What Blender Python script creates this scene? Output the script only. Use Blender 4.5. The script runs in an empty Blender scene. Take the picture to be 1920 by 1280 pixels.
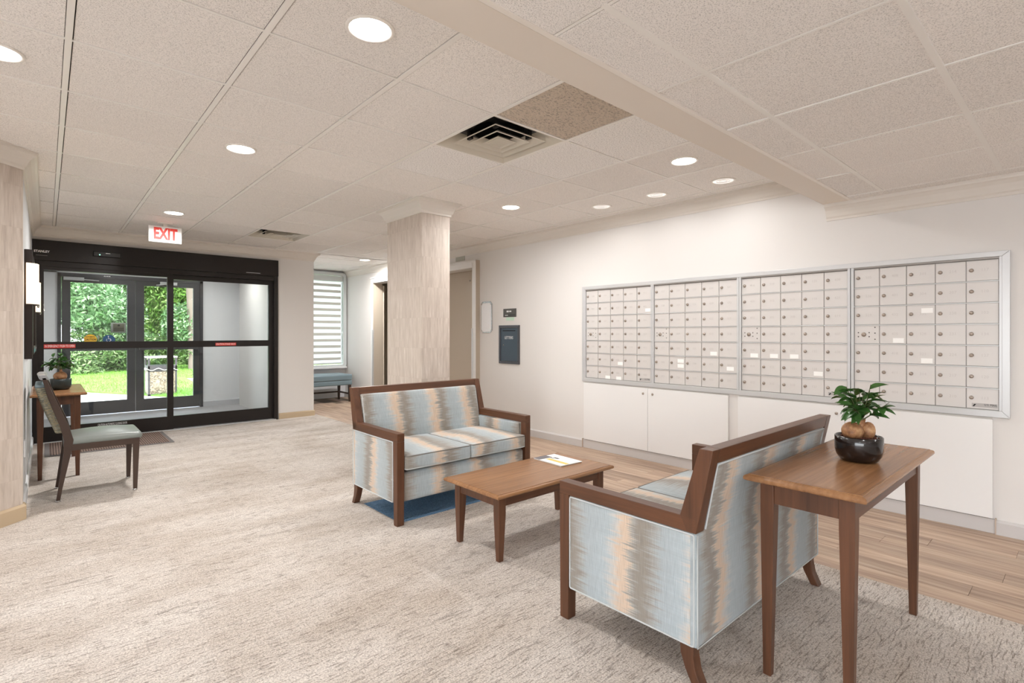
import bpy, bmesh, math, random
from mathutils import Vector, Matrix
random.seed(7)
PI = math.pi
C = bpy.context.scene.collection
sc = bpy.context.scene

# ------------------------------------------------------------------ camera, world, sun, exposure
cam_d = bpy.data.cameras.new('camera')
cam_d.sensor_width = 36.0
cam_d.lens = 978.1 / 1920 * 36
cam_d.shift_y = -14.6 / 1920
cam_d.clip_end = 200
cam = bpy.data.objects.new('camera', cam_d)
cam.location = (0, 0, 1.275)
cam.rotation_euler = (PI / 2, 0, -math.radians(41.79))
C.objects.link(cam)
sc.camera = cam

world = bpy.data.worlds.new('sky')
sc.world = world
world.use_nodes = True
wn = world.node_tree
bg = wn.nodes['Background']
sky = wn.nodes.new('ShaderNodeTexSky')
sky.sky_type = 'NISHITA'
sky.sun_disc = False
sky.sun_elevation = math.radians(48)
sky.sun_rotation = math.radians(200)
sky.air_density = 1.0
sky.dust_density = 3.0
mixw = wn.nodes.new('ShaderNodeMixRGB')
mixw.inputs[0].default_value = 0.75
mixw.inputs[2].default_value = (2.35, 2.45, 2.6, 1)
wn.links.new(sky.outputs[0], mixw.inputs[1])
wn.links.new(mixw.outputs[0], bg.inputs[0])
bg.inputs[1].default_value = 2.6

sun_d = bpy.data.lights.new('sun', 'SUN')
sun_d.energy = 0.8
sun_d.angle = math.radians(12)
sun_d.color = (1, 0.96, 0.9)
sun = bpy.data.objects.new('sun', sun_d)
sun.rotation_euler = (math.radians(42), 0, math.radians(25))
C.objects.link(sun)

LAMP_W = 9.5        # every ceiling downlight that is on
WASH_W = 1.6         # dimmer wall-side downlights
LAMP_COL = (1.0, 0.985, 0.97)
vs = sc.view_settings
sc.display_settings.display_device = 'sRGB'
vs.view_transform = 'Standard'
vs.look = 'None'
vs.exposure = 0.33
vs.gamma = 1.0
vs.use_curve_mapping = False
cy = sc.cycles
cy.use_denoising = True
cy.max_bounces = 10
cy.diffuse_bounces = 6
cy.glossy_bounces = 4
cy.transmission_bounces = 6
cy.transparent_max_bounces = 12
cy.caustics_reflective = False
cy.caustics_refractive = False
cy.sample_clamp_indirect = 6.0

# ------------------------------------------------------------------ helpers
def lin(c):
    c = c / 255.0
    return c / 12.92 if c <= 0.04045 else ((c + 0.055) / 1.055) ** 2.4
def rgb(r, g, b):
    return (lin(r), lin(g), lin(b), 1.0)

class MB:
    def __init__(s):
        s.v = []; s.f = []; s.sm = []
    def add(s, vs_, fs, smooth=False):
        o = len(s.v)
        s.v += [tuple(v) for v in vs_]
        s.f += [tuple(i + o for i in f) for f in fs]
        s.sm += [smooth] * len(fs)
        return s
    def box(s, x0, x1, y0, y1, z0, z1):
        if x0 > x1: x0, x1 = x1, x0
        if y0 > y1: y0, y1 = y1, y0
        if z0 > z1: z0, z1 = z1, z0
        v = [(x0,y0,z0),(x1,y0,z0),(x1,y1,z0),(x0,y1,z0),(x0,y0,z1),(x1,y0,z1),(x1,y1,z1),(x0,y1,z1)]
        return s.add(v, [(3,2,1,0),(4,5,6,7),(0,1,5,4),(1,2,6,5),(2,3,7,6),(3,0,4,7)])
    def hexa(s, b, t):   # bottom quad (ccw from above), top quad
        return s.add(list(b) + list(t), [(3,2,1,0),(4,5,6,7),(0,1,5,4),(1,2,6,5),(2,3,7,6),(3,0,4,7)])
    def prism(s, pts, axis, a, b, smooth=False):   # pts 2D closed polygon extruded on axis
        n = len(pts)
        def mk(p, t):
            if axis == 'x': return (t, p[0], p[1])
            if axis == 'y': return (p[0], t, p[1])
            return (p[0], p[1], t)
        v = [mk(p, a) for p in pts] + [mk(p, b) for p in pts]
        o = len(s.v)
        s.v += v
        for i in range(n):
            j = (i + 1) % n
            s.f.append((o+i, o+j, o+n+j, o+n+i)); s.sm.append(smooth)
        s.f.append(tuple(o+i for i in reversed(range(n)))); s.sm.append(False)
        s.f.append(tuple(o+n+i for i in range(n))); s.sm.append(False)
        return s
    def lathe(s, prof, c=(0,0,0), n=24, axis='z', smooth=True):   # prof (r, h)
        v = []
        for r, h in prof:
            for k in range(n):
                a = 2*PI*k/n
                p = (r*math.cos(a), r*math.sin(a), h)
                if axis == 'x': p = (h, p[0], p[1])
                if axis == 'y': p = (p[0], h, p[1])
                v.append((p[0]+c[0], p[1]+c[1], p[2]+c[2]))
        f = []
        for i in range(len(prof)-1):
            for k in range(n):
                f.append((i*n+k, i*n+(k+1)%n, (i+1)*n+(k+1)%n, (i+1)*n+k))
        s.add(v, f, smooth)
        return s
    def tube(s, pts, r, n=8, closed=False, caps=True):
        pts = [Vector(p) for p in pts]
        m = len(pts); rings = []
        rr = r if isinstance(r, (list, tuple)) else [r]*m
        up0 = None
        for i, p in enumerate(pts):
            if closed: d = (pts[(i+1) % m] - pts[i-1])
            else: d = pts[min(i+1, m-1)] - pts[max(i-1, 0)]
            d.normalize()
            if up0 is None:
                up0 = Vector((0,0,1)) if abs(d.z) < 0.9 else Vector((1,0,0))
            a = d.cross(up0)
            if a.length < 1e-4: a = d.cross(Vector((0,1,0)))
            a.normalize(); b = a.cross(d).normalized(); up0 = b
            rings.append([p + rr[i]*(math.cos(2*PI*k/n)*a + math.sin(2*PI*k/n)*b) for k in range(n)])
        v = [q for R_ in rings for q in R_]
        f = []
        for i in range(m if closed else m-1):
            j = (i+1) % m
            for k in range(n):
                f.append((i*n+k, i*n+(k+1)%n, j*n+(k+1)%n, j*n+k))
        s.add(v, f, True)
        if caps and not closed:
            o = len(s.v) - len(v)
            s.f.append(tuple(o+k for k in range(n))); s.sm.append(False)
            s.f.append(tuple(o+(m-1)*n+k for k in reversed(range(n)))); s.sm.append(False)
        return s
    def rbox(s, x0, x1, y0, y1, z0, z1, r=0.02, seg=8, bulge=(0,0,0)):
        # soft rounded box: cube grid clamped to an inner box and pushed out by r
        bm = bmesh.new()
        lo = (x0,y0,z0); hi = (x1,y1,z1)
        def ts(a, b):
            L = b - a
            t = [0, .3*r, .7*r, r]
            t = [a+q for q in t] + [a+r+(L-2*r)*k/seg for k in range(1, seg)] + [b-q for q in reversed(t)]
            return t
        T = [ts(lo[i], hi[i]) for i in range(3)]
        verts = {}; faces = []
        def vid(i, j, k):
            key = (i, j, k)
            if key not in verts:
                p = [T[0][i], T[1][j], T[2][k]]
                q = [min(max(p[a], lo[a]+r), hi[a]-r) for a in range(3)]
                d = Vector([p[a]-q[a] for a in range(3)])
                m = max(abs(d.x), abs(d.y), abs(d.z))
                if m > 1e-9: d = d.normalized() * r
                w = [ (1 - abs(2*(p[a]-lo[a])/(hi[a]-lo[a]) - 1)**2.6) for a in range(3)]
                P = Vector(q) + d
                for a in range(3):
                    if bulge[a]:
                        o1, o2 = [b for b in range(3) if b != a]
                        sgn = (p[a]-(lo[a]+hi[a])/2) / ((hi[a]-lo[a])/2)
                        P[a] += bulge[a] * sgn * w[o1] * w[o2]
                verts[key] = bm.verts.new(P)
            return verts[key]
        n = [len(t)-1 for t in T]
        for a in range(3):
            b, c = [(1,2),(2,0),(0,1)][a]
            for side in (0, n[a]):
                for i in range(n[b]):
                    for j in range(n[c]):
                        def K(u, w_):
                            key = [0,0,0]; key[a] = side; key[b] = u; key[c] = w_
                            return vid(*key)
                        q = [K(i,j), K(i+1,j), K(i+1,j+1), K(i,j+1)]
                        if side == 0: q.reverse()
                        faces.append(q)
        bm.verts.index_update()
        bm.verts.ensure_lookup_table()
        o = len(s.v)
        s.v += [tuple(v.co) for v in bm.verts]
        for q in faces:
            s.f.append(tuple(o + v.index for v in q)); s.sm.append(True)
        bm.free()
        return s
    def mesh(s, name, bevel=0.0, bseg=2):
        me = bpy.data.meshes.new(name)
        me.from_pydata(s.v, [], s.f)
        me.polygons.foreach_set('use_smooth', s.sm)
        me.update()
        if bevel > 0:
            bm = bmesh.new(); bm.from_mesh(me)
            bmesh.ops.recalc_face_normals(bm, faces=bm.faces)
            ed = [e for e in bm.edges if len(e.link_faces) == 2 and e.calc_face_angle(0) > 0.5]
            bmesh.ops.bevel(bm, geom=ed, offset=bevel, segments=bseg, affect='EDGES', profile=0.5, clamp_overlap=True)
            bm.to_mesh(me); bm.free()
        return me

def link(name, me, mat=None, parent=None, loc=None, rot=None):
    o = bpy.data.objects.new(name, me)
    if mat is not None and me is not None and not me.materials: me.materials.append(mat)
    C.objects.link(o)
    if parent: o.parent = parent
    if loc: o.location = loc
    if rot: o.rotation_euler = rot
    return o
def obj(name, mb, mat, parent=None, bevel=0.0, loc=None, rot=None, bseg=2):
    return link(name, mb.mesh(name, bevel, bseg), mat, parent, loc, rot)
def tag(o, label, cat, group=None, kind=None):
    if label: o['label'] = label
    if cat: o['category'] = cat
    if group: o['group'] = group
    if kind: o['kind'] = kind
    return o
def thing(name, label, cat, loc=(0,0,0), rotz=0, group=None):
    o = bpy.data.objects.new(name, None)
    o.empty_display_size = 0.1
    C.objects.link(o); o.location = loc; o.rotation_euler = (0,0,rotz)
    return tag(o, label, cat, group)
def struct(name, mb, mat, bevel=0.0, label=None):
    o = obj(name, mb, mat, None, bevel)
    o['kind'] = 'structure'
    if label: o['label'] = label
    return o
def copy_tree(o, parent=None):
    c = o.copy(); C.objects.link(c)
    if parent: c.parent = parent
    for ch in list(o.children): copy_tree(ch, c)
    return c
def text(name, body, size, mat, parent, loc, rot=(PI/2,0,0), depth=0.0008, align='CENTER', sx=1.0, bold=0.0):
    cu = bpy.data.curves.new(name, 'FONT')
    cu.body = body; cu.size = size; cu.extrude = depth; cu.offset = bold
    cu.align_x = align; cu.align_y = 'CENTER'; cu.resolution_u = 2
    tmp = bpy.data.objects.new(name + '_curve', cu)
    C.objects.link(tmp)
    me = bpy.data.meshes.new_from_object(tmp)
    bpy.data.objects.remove(tmp)
    if sx != 1.0: me.transform(Matrix.Scale(sx, 4, (1,0,0)))
    me.materials.clear(); me.materials.append(mat)
    return link(name, me, None, parent, loc, rot)
def apply_bool_free(o): return o

# ------------------------------------------------------------------ materials
def new_mat(name):
    m = bpy.data.materials.new(name); m.use_nodes = True
    nt = m.node_tree
    return m, nt, nt.nodes['Principled BSDF']
def N(nt, t, **kw):
    n = nt.nodes.new(t)
    for k, v in kw.items(): setattr(n, k, v)
    return n
def plain(name, col, rough=0.5, metal=0.0, bump=0.0, bscale=200, var=0.0, emit=None, es=0.0, spec=0.5, coat=0.0):
    m, nt, b = new_mat(name)
    b.inputs['Base Color'].default_value = col
    b.inputs['Roughness'].default_value = rough
    b.inputs['Metallic'].default_value = metal
    b.inputs['Specular IOR Level'].default_value = spec
    b.inputs['Coat Weight'].default_value = coat
    if emit:
        b.inputs['Emission Color'].default_value = emit
        b.inputs['Emission Strength'].default_value = es
    tc = N(nt, 'ShaderNodeTexCoord')
    no = N(nt, 'ShaderNodeTexNoise'); no.inputs['Scale'].default_value = bscale; no.inputs['Detail'].default_value = 3
    nt.links.new(tc.outputs['Object'], no.inputs['Vector'])
    if bump:
        bp = N(nt, 'ShaderNodeBump'); bp.inputs['Strength'].default_value = bump; bp.inputs['Distance'].default_value = 0.002
        nt.links.new(no.outputs[0], bp.inputs['Height']); nt.links.new(bp.outputs[0], b.inputs['Normal'])
    if var:
        n2 = N(nt, 'ShaderNodeTexNoise'); n2.inputs['Scale'].default_value = 3.0
        nt.links.new(tc.outputs['Object'], n2.inputs['Vector'])
        mx = N(nt, 'ShaderNodeMixRGB'); mx.inputs[1].default_value = tuple(c*(1-var) for c in col[:3]) + (1,)
        mx.inputs[2].default_value = tuple(min(1, c*(1+var)) for c in col[:3]) + (1,)
        nt.links.new(n2.outputs[0], mx.inputs[0]); nt.links.new(mx.outputs[0], b.inputs['Base Color'])
    return m
def ramp(nt, stops, interp='LINEAR'):
    r = N(nt, 'ShaderNodeValToRGB'); cr = r.color_ramp; cr.interpolation = interp
    while len(cr.elements) < len(stops): cr.elements.new(0.5)
    for e, (p, c) in zip(cr.elements, stops): e.position = p; e.color = c
    return r
def mapping(nt, src, scale, rot=(0,0,0), loc=(0,0,0)):
    mp = N(nt, 'ShaderNodeMapping')
    mp.inputs['Scale'].default_value = scale; mp.inputs['Rotation'].default_value = rot; mp.inputs['Location'].default_value = loc
    nt.links.new(src, mp.inputs['Vector'])
    return mp.outputs[0]
def noise(nt, vec, scale, detail=2, rough=0.5):
    n = N(nt, 'ShaderNodeTexNoise'); n.inputs['Scale'].default_value = scale
    n.inputs['Detail'].default_value = detail; n.inputs['Roughness'].default_value = rough
    nt.links.new(vec, n.inputs['Vector'])
    return n.outputs[0]
def mathn(nt, op, a, b=None, c=None):
    n = N(nt, 'ShaderNodeMath', operation=op)
    for i, v in enumerate((a, b, c)):
        if v is None: continue
        if isinstance(v, (int, float)): n.inputs[i].default_value = v
        else: nt.links.new(v, n.inputs[i])
    return n.outputs[0]
def mix(nt, fac, a, b, mode='MIX'):
    n = N(nt, 'ShaderNodeMixRGB', blend_type=mode)
    for i, v in enumerate((fac, a, b)):
        if isinstance(v, (int, float)): n.inputs[i].default_value = v
        elif isinstance(v, tuple): n.inputs[i].default_value = v
        else: nt.links.new(v, n.inputs[i])
    return n.outputs[0]
def bumpn(nt, h, strength, dist, b):
    bp = N(nt, 'ShaderNodeBump'); bp.inputs['Strength'].default_value = strength; bp.inputs['Distance'].default_value = dist
    nt.links.new(h, bp.inputs['Height']); nt.links.new(bp.outputs[0], b.inputs['Normal'])

WALL = plain('wall_paint', rgb(221,218,215), 0.75, bump=0.15, bscale=350)
CROWN = plain('crown_paint', rgb(220,214,206), 0.5)
STONEPAINT = plain('beige_frame_paint', rgb(186,174,158), 0.45)
BASE = plain('baseboard_paint', rgb(196,192,190), 0.5)
BASETAN = plain('tan_baseboard_paint', rgb(190,170,142), 0.5)
WHITEP = plain('white_laminate', rgb(228,227,226), 0.35)
GRIDM = plain('ceiling_grid_metal', rgb(238,235,230), 0.35)
DARKM = plain('bronze_aluminium', rgb(34,29,27), 0.35, metal=0.3)
OUTERM = plain('grey_bronze_aluminium', rgb(62,62,66), 0.4, metal=0.3)
CHROME = plain('chrome', rgb(200,200,200), 0.2, metal=1.0)
ALU = plain('satin_aluminium', rgb(206,207,208), 0.32, metal=0.35)
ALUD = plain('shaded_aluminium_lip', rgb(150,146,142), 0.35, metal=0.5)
BOXM = plain('mailbox_enamel', rgb(211,207,204), 0.4, metal=0.1)
BLACK = plain('black_plastic', rgb(18,16,16), 0.35)
DARKHOLE = plain('dark_void', rgb(12,12,12), 0.9)
POT = plain('dark_ceramic_glaze', rgb(24,17,16), 0.18, coat=0.4)
SOIL = plain('brown_bark_chips', rgb(96,58,44), 0.9, bump=1.0, bscale=120, var=0.4)
RED = plain('red_letter', rgb(224,58,46), 0.5, emit=rgb(232,70,58), es=0.12)
EXITW = plain('exit_sign_face', rgb(240,238,236), 0.4, emit=rgb(255,250,245), es=0.05)
STRIPR = plain('red_sticker', rgb(200,50,44), 0.4)
WHITET = plain('white_letter', rgb(240,240,240), 0.5)
FAINT = plain('faint_engraving', rgb(197,192,189), 0.4)
PAPER = plain('white_paper', rgb(244,243,241), 0.7)
YELLOW = plain('yellow_sticker', rgb(222,178,52), 0.5)
BLUES = plain('blue_sticker', rgb(34,78,120), 0.5)
LETTERB = plain('slate_blue_metal', rgb(74,86,98), 0.4, metal=0.4)
LETTERF = plain('dark_slate_rim', rgb(84,84,90), 0.35, metal=0.5)
SIGNG = plain('charcoal_sign', rgb(84,82,78), 0.4)
GREENL = plain('pale_green_label', rgb(198,224,206), 0.6)
SILVER = plain('silver_edge', rgb(190,190,190), 0.25, metal=0.8)
FROST = plain('frosted_plastic', rgb(234,234,236), 0.3)
SHADE = plain('linen_lamp_shade', rgb(250,236,214), 0.7, emit=(1.0, 0.80, 0.58, 1), es=1.15)
LENS = plain('lamp_lens', (1,1,1,1), 0.3, emit=(1.0, 0.98, 0.94, 1), es=14.0)
LENSD = plain('dim_lamp_lens', (1,1,1,1), 0.3, emit=(1.0, 0.97, 0.92, 1), es=0.5)
TRIMW = plain('white_trim_ring', rgb(238,234,228), 0.3)
DIFF = plain('diffuser_enamel', rgb(206,200,186), 0.35, var=0.12)
DUCT = plain('dark_duct', rgb(24,23,24), 0.5)
BLUEFAB = plain('teal_grey_vinyl', rgb(112,130,138), 0.45, bump=0.3, bscale=120, var=0.12)
CHAIRSEAT = plain('grey_green_vinyl', rgb(118,124,120), 0.35, bump=0.1, bscale=200)
CHAIRWOOD = plain('dark_brown_wood', rgb(62,46,38), 0.35, var=0.15)
SHEENWOOD = plain('grey_sheen_wood', rgb(150,150,152), 0.3)  # sheen on the chair's crest rail, put into the base colour as grey
TERRA = plain('ceramic_dark_teal', rgb(40,50,50), 0.25)
PAVE = plain('concrete_walk', rgb(214,206,198), 0.85, bump=0.5, bscale=60, var=0.06)
VESTF = plain('vestibule_grey_mat', rgb(168,166,168), 0.9, bump=1.0, bscale=300, var=0.08)
VESTW = plain('vestibule_wall_paint', rgb(226,226,228), 0.7)
DOORB = plain('beige_door_paint', rgb(188,176,160), 0.5)
CHARC = plain('dark_teal_glass_edge', rgb(110,150,152), 0.2)
MIRR = plain('mirror_glass', rgb(200,206,208), 0.05, metal=1.0)
SCREEN = plain('white_blind_sheer', rgb(250,250,250), 0.8)
BARK = plain('tree_bark', rgb(104,92,84), 0.9, bump=1.0, bscale=20, var=0.2)

def glass_mat(name, tint=(0.96, 0.98, 0.97, 1), refl=1.0):
    m = bpy.data.materials.new(name); m.use_nodes = True; nt = m.node_tree; nt.nodes.clear()
    out = N(nt, 'ShaderNodeOutputMaterial'); tr = N(nt, 'ShaderNodeBsdfTransparent'); gl = N(nt, 'ShaderNodeBsdfGlossy')
    tr.inputs[0].default_value = tint; gl.inputs['Roughness'].default_value = 0.02
    fr = N(nt, 'ShaderNodeFresnel'); fr.inputs[0].default_value = 1.45
    mx = N(nt, 'ShaderNodeMixShader')
    nt.links.new(mathn(nt, 'MULTIPLY', fr.outputs[0], refl), mx.inputs[0])
    nt.links.new(tr.outputs[0], mx.inputs[1]); nt.links.new(gl.outputs[0], mx.inputs[2])
    nt.links.new(mx.outputs[0], out.inputs[0])
    return m
GLASS = glass_mat('clear_glass')

def wood_mat(name, dark, light, axis=0, rough=0.32, gs=1.0, amt=1.0):
    m, nt, b = new_mat(name)
    tc = N(nt, 'ShaderNodeTexCoord')
    s = [46*gs, 46*gs, 46*gs]; s[axis] = 2.2*gs
    v = mapping(nt, tc.outputs['Object'], tuple(s))
    n1 = noise(nt, v, 1.0, 4, 0.6)
    s2 = [9, 9, 9]; s2[axis] = 0.9
    n2 = noise(nt, mapping(nt, tc.outputs['Object'], tuple(s2)), 1.0, 2)
    f = mathn(nt, 'ADD', mathn(nt, 'MULTIPLY', n1, 0.6), mathn(nt, 'MULTIPLY', n2, 0.4))
    r = ramp(nt, [(0.5-0.17*amt, dark), (0.5+0.17*amt, light)])
    nt.links.new(f, r.inputs[0]); nt.links.new(r.outputs[0], b.inputs['Base Color'])
    b.inputs['Roughness'].default_value = rough
    bumpn(nt, n1, 0.08, 0.001, b)
    return m
WALNUT = wood_mat('walnut_frame', rgb(68,41,26), rgb(104,66,43), 2, 0.38)
WALNUTX = wood_mat('walnut_rail', rgb(68,41,26), rgb(104,66,43), 0, 0.38)
TOPX = wood_mat('table_top_veneer', rgb(122,84,54), rgb(160,117,80), 0, 0.26)

def ikat(name, axis):
    m, nt, b = new_mat(name)
    tc = N(nt, 'ShaderNodeTexCoord')
    sp = N(nt, 'ShaderNodeSeparateXYZ'); nt.links.new(tc.outputs['Object'], sp.inputs[0])
    u = sp.outputs[axis]
    s = [150, 150, 150]; s[axis] = 5.0
    v = mapping(nt, tc.outputs['Object'], tuple(s))
    n1 = noise(nt, v, 1.0, 3, 0.7)
    s2 = [55, 55, 55]; s2[axis] = 4.0
    n2 = noise(nt, mapping(nt, tc.outputs['Object'], tuple(s2), loc=(3,5,7)), 1.0, 2)
    n3 = noise(nt, mapping(nt, tc.outputs['Object'], (3.2,3.2,3.2), loc=(1,2,3)), 1.0, 1)
    off = mathn(nt, 'ADD', mathn(nt, 'MULTIPLY', mathn(nt, 'SUBTRACT', n1, 0.5), 0.15), mathn(nt, 'MULTIPLY', mathn(nt, 'SUBTRACT', n2, 0.5), 0.10))
    off = mathn(nt, 'ADD', off, mathn(nt, 'MULTIPLY', mathn(nt, 'SUBTRACT', n3, 0.5), 0.12))
    uu = mathn(nt, 'ADD', mathn(nt, 'ADD', u, off), 5.0)
    fr = mathn(nt, 'FRACT', mathn(nt, 'DIVIDE', uu, 0.345))
    peach, taupe, blue, cream, grey = rgb(202,180,159), rgb(140,133,124), rgb(162,170,173), rgb(190,187,181), rgb(156,155,151)
    r = ramp(nt, [(0.0, blue), (0.24, rgb(168,178,182)), (0.36, cream), (0.43, peach), (0.53, peach), (0.60, grey), (0.66, taupe), (0.76, taupe), (0.86, grey), (0.95, blue)])
    nt.links.new(fr, r.inputs[0])
    # fine woven texture and darker flecks
    s4 = [18, 18, 18]; s4[axis] = 420
    n4 = noise(nt, mapping(nt, tc.outputs['Object'], tuple(s4), loc=(9,1,4)), 1.0, 2)
    fl = ramp(nt, [(0.30, (0.84,0.85,0.86,1)), (0.50, (0.98,0.98,0.98,1)), (0.70, (1.10,1.10,1.10,1))])
    nt.links.new(n4, fl.inputs[0])
    col = mix(nt, 1.0, r.outputs[0], fl.outputs[0], 'MULTIPLY')
    nt.links.new(col, b.inputs['Base Color'])
    b.inputs['Roughness'].default_value = 0.85
    b.inputs['Sheen Weight'].default_value = 0.2
    w = noise(nt, mapping(nt, tc.outputs['Object'], (700,700,700)), 1.0, 1)
    bumpn(nt, w, 0.35, 0.0012, b)
    return m
IKX = ikat('ikat_fabric_across', 0)
IKY = ikat('ikat_fabric_along_depth', 1)
PIPE = plain('grey_piping', rgb(186,190,190), 0.8)

def tweed():
    m, nt, b = new_mat('striped_tweed')
    tc = N(nt, 'ShaderNodeTexCoord')
    n1 = noise(nt, mapping(nt, tc.outputs['Object'], (25, 25, 130)), 1.0, 2, 0.7)
    r = ramp(nt, [(0.3, rgb(78,74,66)), (0.42, rgb(120,124,116)), (0.5, rgb(170,154,118)), (0.58, rgb(110,122,122)), (0.72, rgb(188,176,146))])
    nt.links.new(n1, r.inputs[0]); nt.links.new(r.outputs[0], b.inputs['Base Color'])
    b.inputs['Roughness'].default_value = 0.9
    bumpn(nt, n1, 0.4, 0.002, b)
    return m
TWEED = tweed()

def carpet_mat(name, base1, base2, dark, blue=False):
    m, nt, b = new_mat(name)
    g = N(nt, 'ShaderNodeNewGeometry')
    P = g.outputs['Position']
    warp = N(nt, 'ShaderNodeTexNoise'); warp.inputs['Scale'].default_value = 1.6; warp.inputs['Detail'].default_value = 2
    nt.links.new(P, warp.inputs['Vector'])
    wv = N(nt, 'ShaderNodeVectorMath', operation='MULTIPLY_ADD')
    nt.links.new(warp.outputs[1], wv.inputs[0]); wv.inputs[1].default_value = (0.06, 0.07, 0); nt.links.new(P, wv.inputs[2])
    V = wv.outputs[0]
    # fine pile
    pile = noise(nt, P, 150, 3, 0.75)
    pile2 = noise(nt, P, 75, 2, 0.6)
    # short strokes along x
    st = noise(nt, mapping(nt, V, (13, 120, 1)), 1.0, 2, 0.7)
    sm = ramp(nt, [(0.54, (0,0,0,1)), (0.62, (1,1,1,1))]); nt.links.new(st, sm.inputs[0])
    # thin long creases
    cr = noise(nt, mapping(nt, V, (1.3, 7.5, 1), rot=(0,0,0.15)), 1.0, 2, 0.6)
    crk = mathn(nt, 'ABSOLUTE', mathn(nt, 'SUBTRACT', cr, 0.5))
    cm = ramp(nt, [(0.0, (1,1,1,1)), (0.010, (0,0,0,1))]); nt.links.new(crk, cm.inputs[0])
    gate = ramp(nt, [(0.43, (0,0,0,1)), (0.55, (1,1,1,1))]); nt.links.new(noise(nt, mapping(nt, P, (2.3, 4.0, 1)), 1.0, 2), gate.inputs[0])
    crm = mathn(nt, 'MULTIPLY', mathn(nt, 'MULTIPLY', cm.outputs[0], gate.outputs[0]), 0.6)
    # plank to plank tone
    br = N(nt, 'ShaderNodeTexBrick')
    br.inputs['Color1'].default_value = (0,0,0,1); br.inputs['Color2'].default_value = (1,1,1,1); br.inputs['Mortar'].default_value = (0.5,0.5,0.5,1)
    br.inputs['Scale'].default_value = 1.0; br.inputs['Mortar Size'].default_value = 0.0
    br.inputs['Brick Width'].default_value = 1.0; br.inputs['Row Height'].default_value = 0.5
    nt.links.new(P, br.inputs['Vector'])
    blot = noise(nt, mapping(nt, P, (0.9, 2.2, 1)), 1.3, 3, 0.6)
    bl = ramp(nt, [(0.35, (0,0,0,1)), (0.65, (1,1,1,1))]); nt.links.new(blot, bl.inputs[0])
    f = mathn(nt, 'ADD', mathn(nt, 'MULTIPLY', bl.outputs[0], 0.75), mathn(nt, 'MULTIPLY', br.outputs[0], 0.25))
    c = mix(nt, f, base1, base2)
    c = mix(nt, mathn(nt, 'MULTIPLY', sm.outputs[0], 0.55), c, dark)
    c = mix(nt, mathn(nt, 'MULTIPLY', crm, 0.7), c, tuple(x*0.55 for x in dark[:3]) + (1,))
    pr = ramp(nt, [(0.32, (0.50,0.48,0.46,1)), (0.48, (0.98,0.98,0.98,1)), (0.70, (1.22,1.22,1.22,1))]); nt.links.new(pile, pr.inputs[0])
    pr2 = ramp(nt, [(0.3, (0.80,0.80,0.80,1)), (0.6, (1.05,1.05,1.05,1))]); nt.links.new(pile2, pr2.inputs[0])
    c = mix(nt, 1.0, c, pr.outputs[0], 'MULTIPLY')
    c = mix(nt, 1.0, c, pr2.outputs[0], 'MULTIPLY')
    nt.links.new(c, b.inputs['Base Color'])
    b.inputs['Roughness'].default_value = 0.95
    b.inputs['Specular IOR Level'].default_value = 0.1
    h = mathn(nt, 'SUBTRACT', mathn(nt, 'ADD', pile, mathn(nt, 'MULTIPLY', pile2, 0.6)), mathn(nt, 'MULTIPLY', crm, 0.8))
    bumpn(nt, h, 0.7, 0.004, b)
    return m
CARPET = carpet_mat('loop_carpet', rgb(184,173,162), rgb(212,205,198), rgb(114,101,90))
CARPETB = carpet_mat('blue_carpet', rgb(100,134,166), rgb(120,152,182), rgb(70,100,132))

def plank_mat():
    m, nt, b = new_mat('grey_oak_plank')
    tc = N(nt, 'ShaderNodeTexCoord'); oi = N(nt, 'ShaderNodeObjectInfo')
    off = N(nt, 'ShaderNodeCombineXYZ')
    nt.links.new(mathn(nt, 'MULTIPLY', oi.outputs['Random'], 37.0), off.inputs[0]); nt.links.new(mathn(nt, 'MULTIPLY', oi.outputs['Random'], 91.0), off.inputs[1])
    ad = N(nt, 'ShaderNodeVectorMath', operation='ADD'); nt.links.new(tc.outputs['Object'], ad.inputs[0]); nt.links.new(off.outputs[0], ad.inputs[1])
    n1 = noise(nt, mapping(nt, ad.outputs[0], (34, 1.6, 1)), 1.0, 4, 0.62)
    n2 = noise(nt, mapping(nt, ad.outputs[0], (9, 0.8, 1)), 1.0, 2)
    f = mathn(nt, 'ADD', mathn(nt, 'MULTIPLY', n1, 0.62), mathn(nt, 'MULTIPLY', n2, 0.38))
    r = ramp(nt, [(0.30, rgb(118,94,78)), (0.44, rgb(158,132,112)), (0.56, rgb(184,160,138)), (0.72, rgb(204,186,168))])
    nt.links.new(f, r.inputs[0])
    v = mathn(nt, 'ADD', mathn(nt, 'MULTIPLY', oi.outputs['Random'], 0.22), 0.88)
    c = mix(nt, 1.0, r.outputs[0], v, 'MULTIPLY')
    nt.links.new(c, b.inputs['Base Color'])
    b.inputs['Roughness'].default_value = 0.42
    bumpn(nt, n1, 0.15, 0.001, b)
    return m
PLANK = plank_mat()

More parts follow.
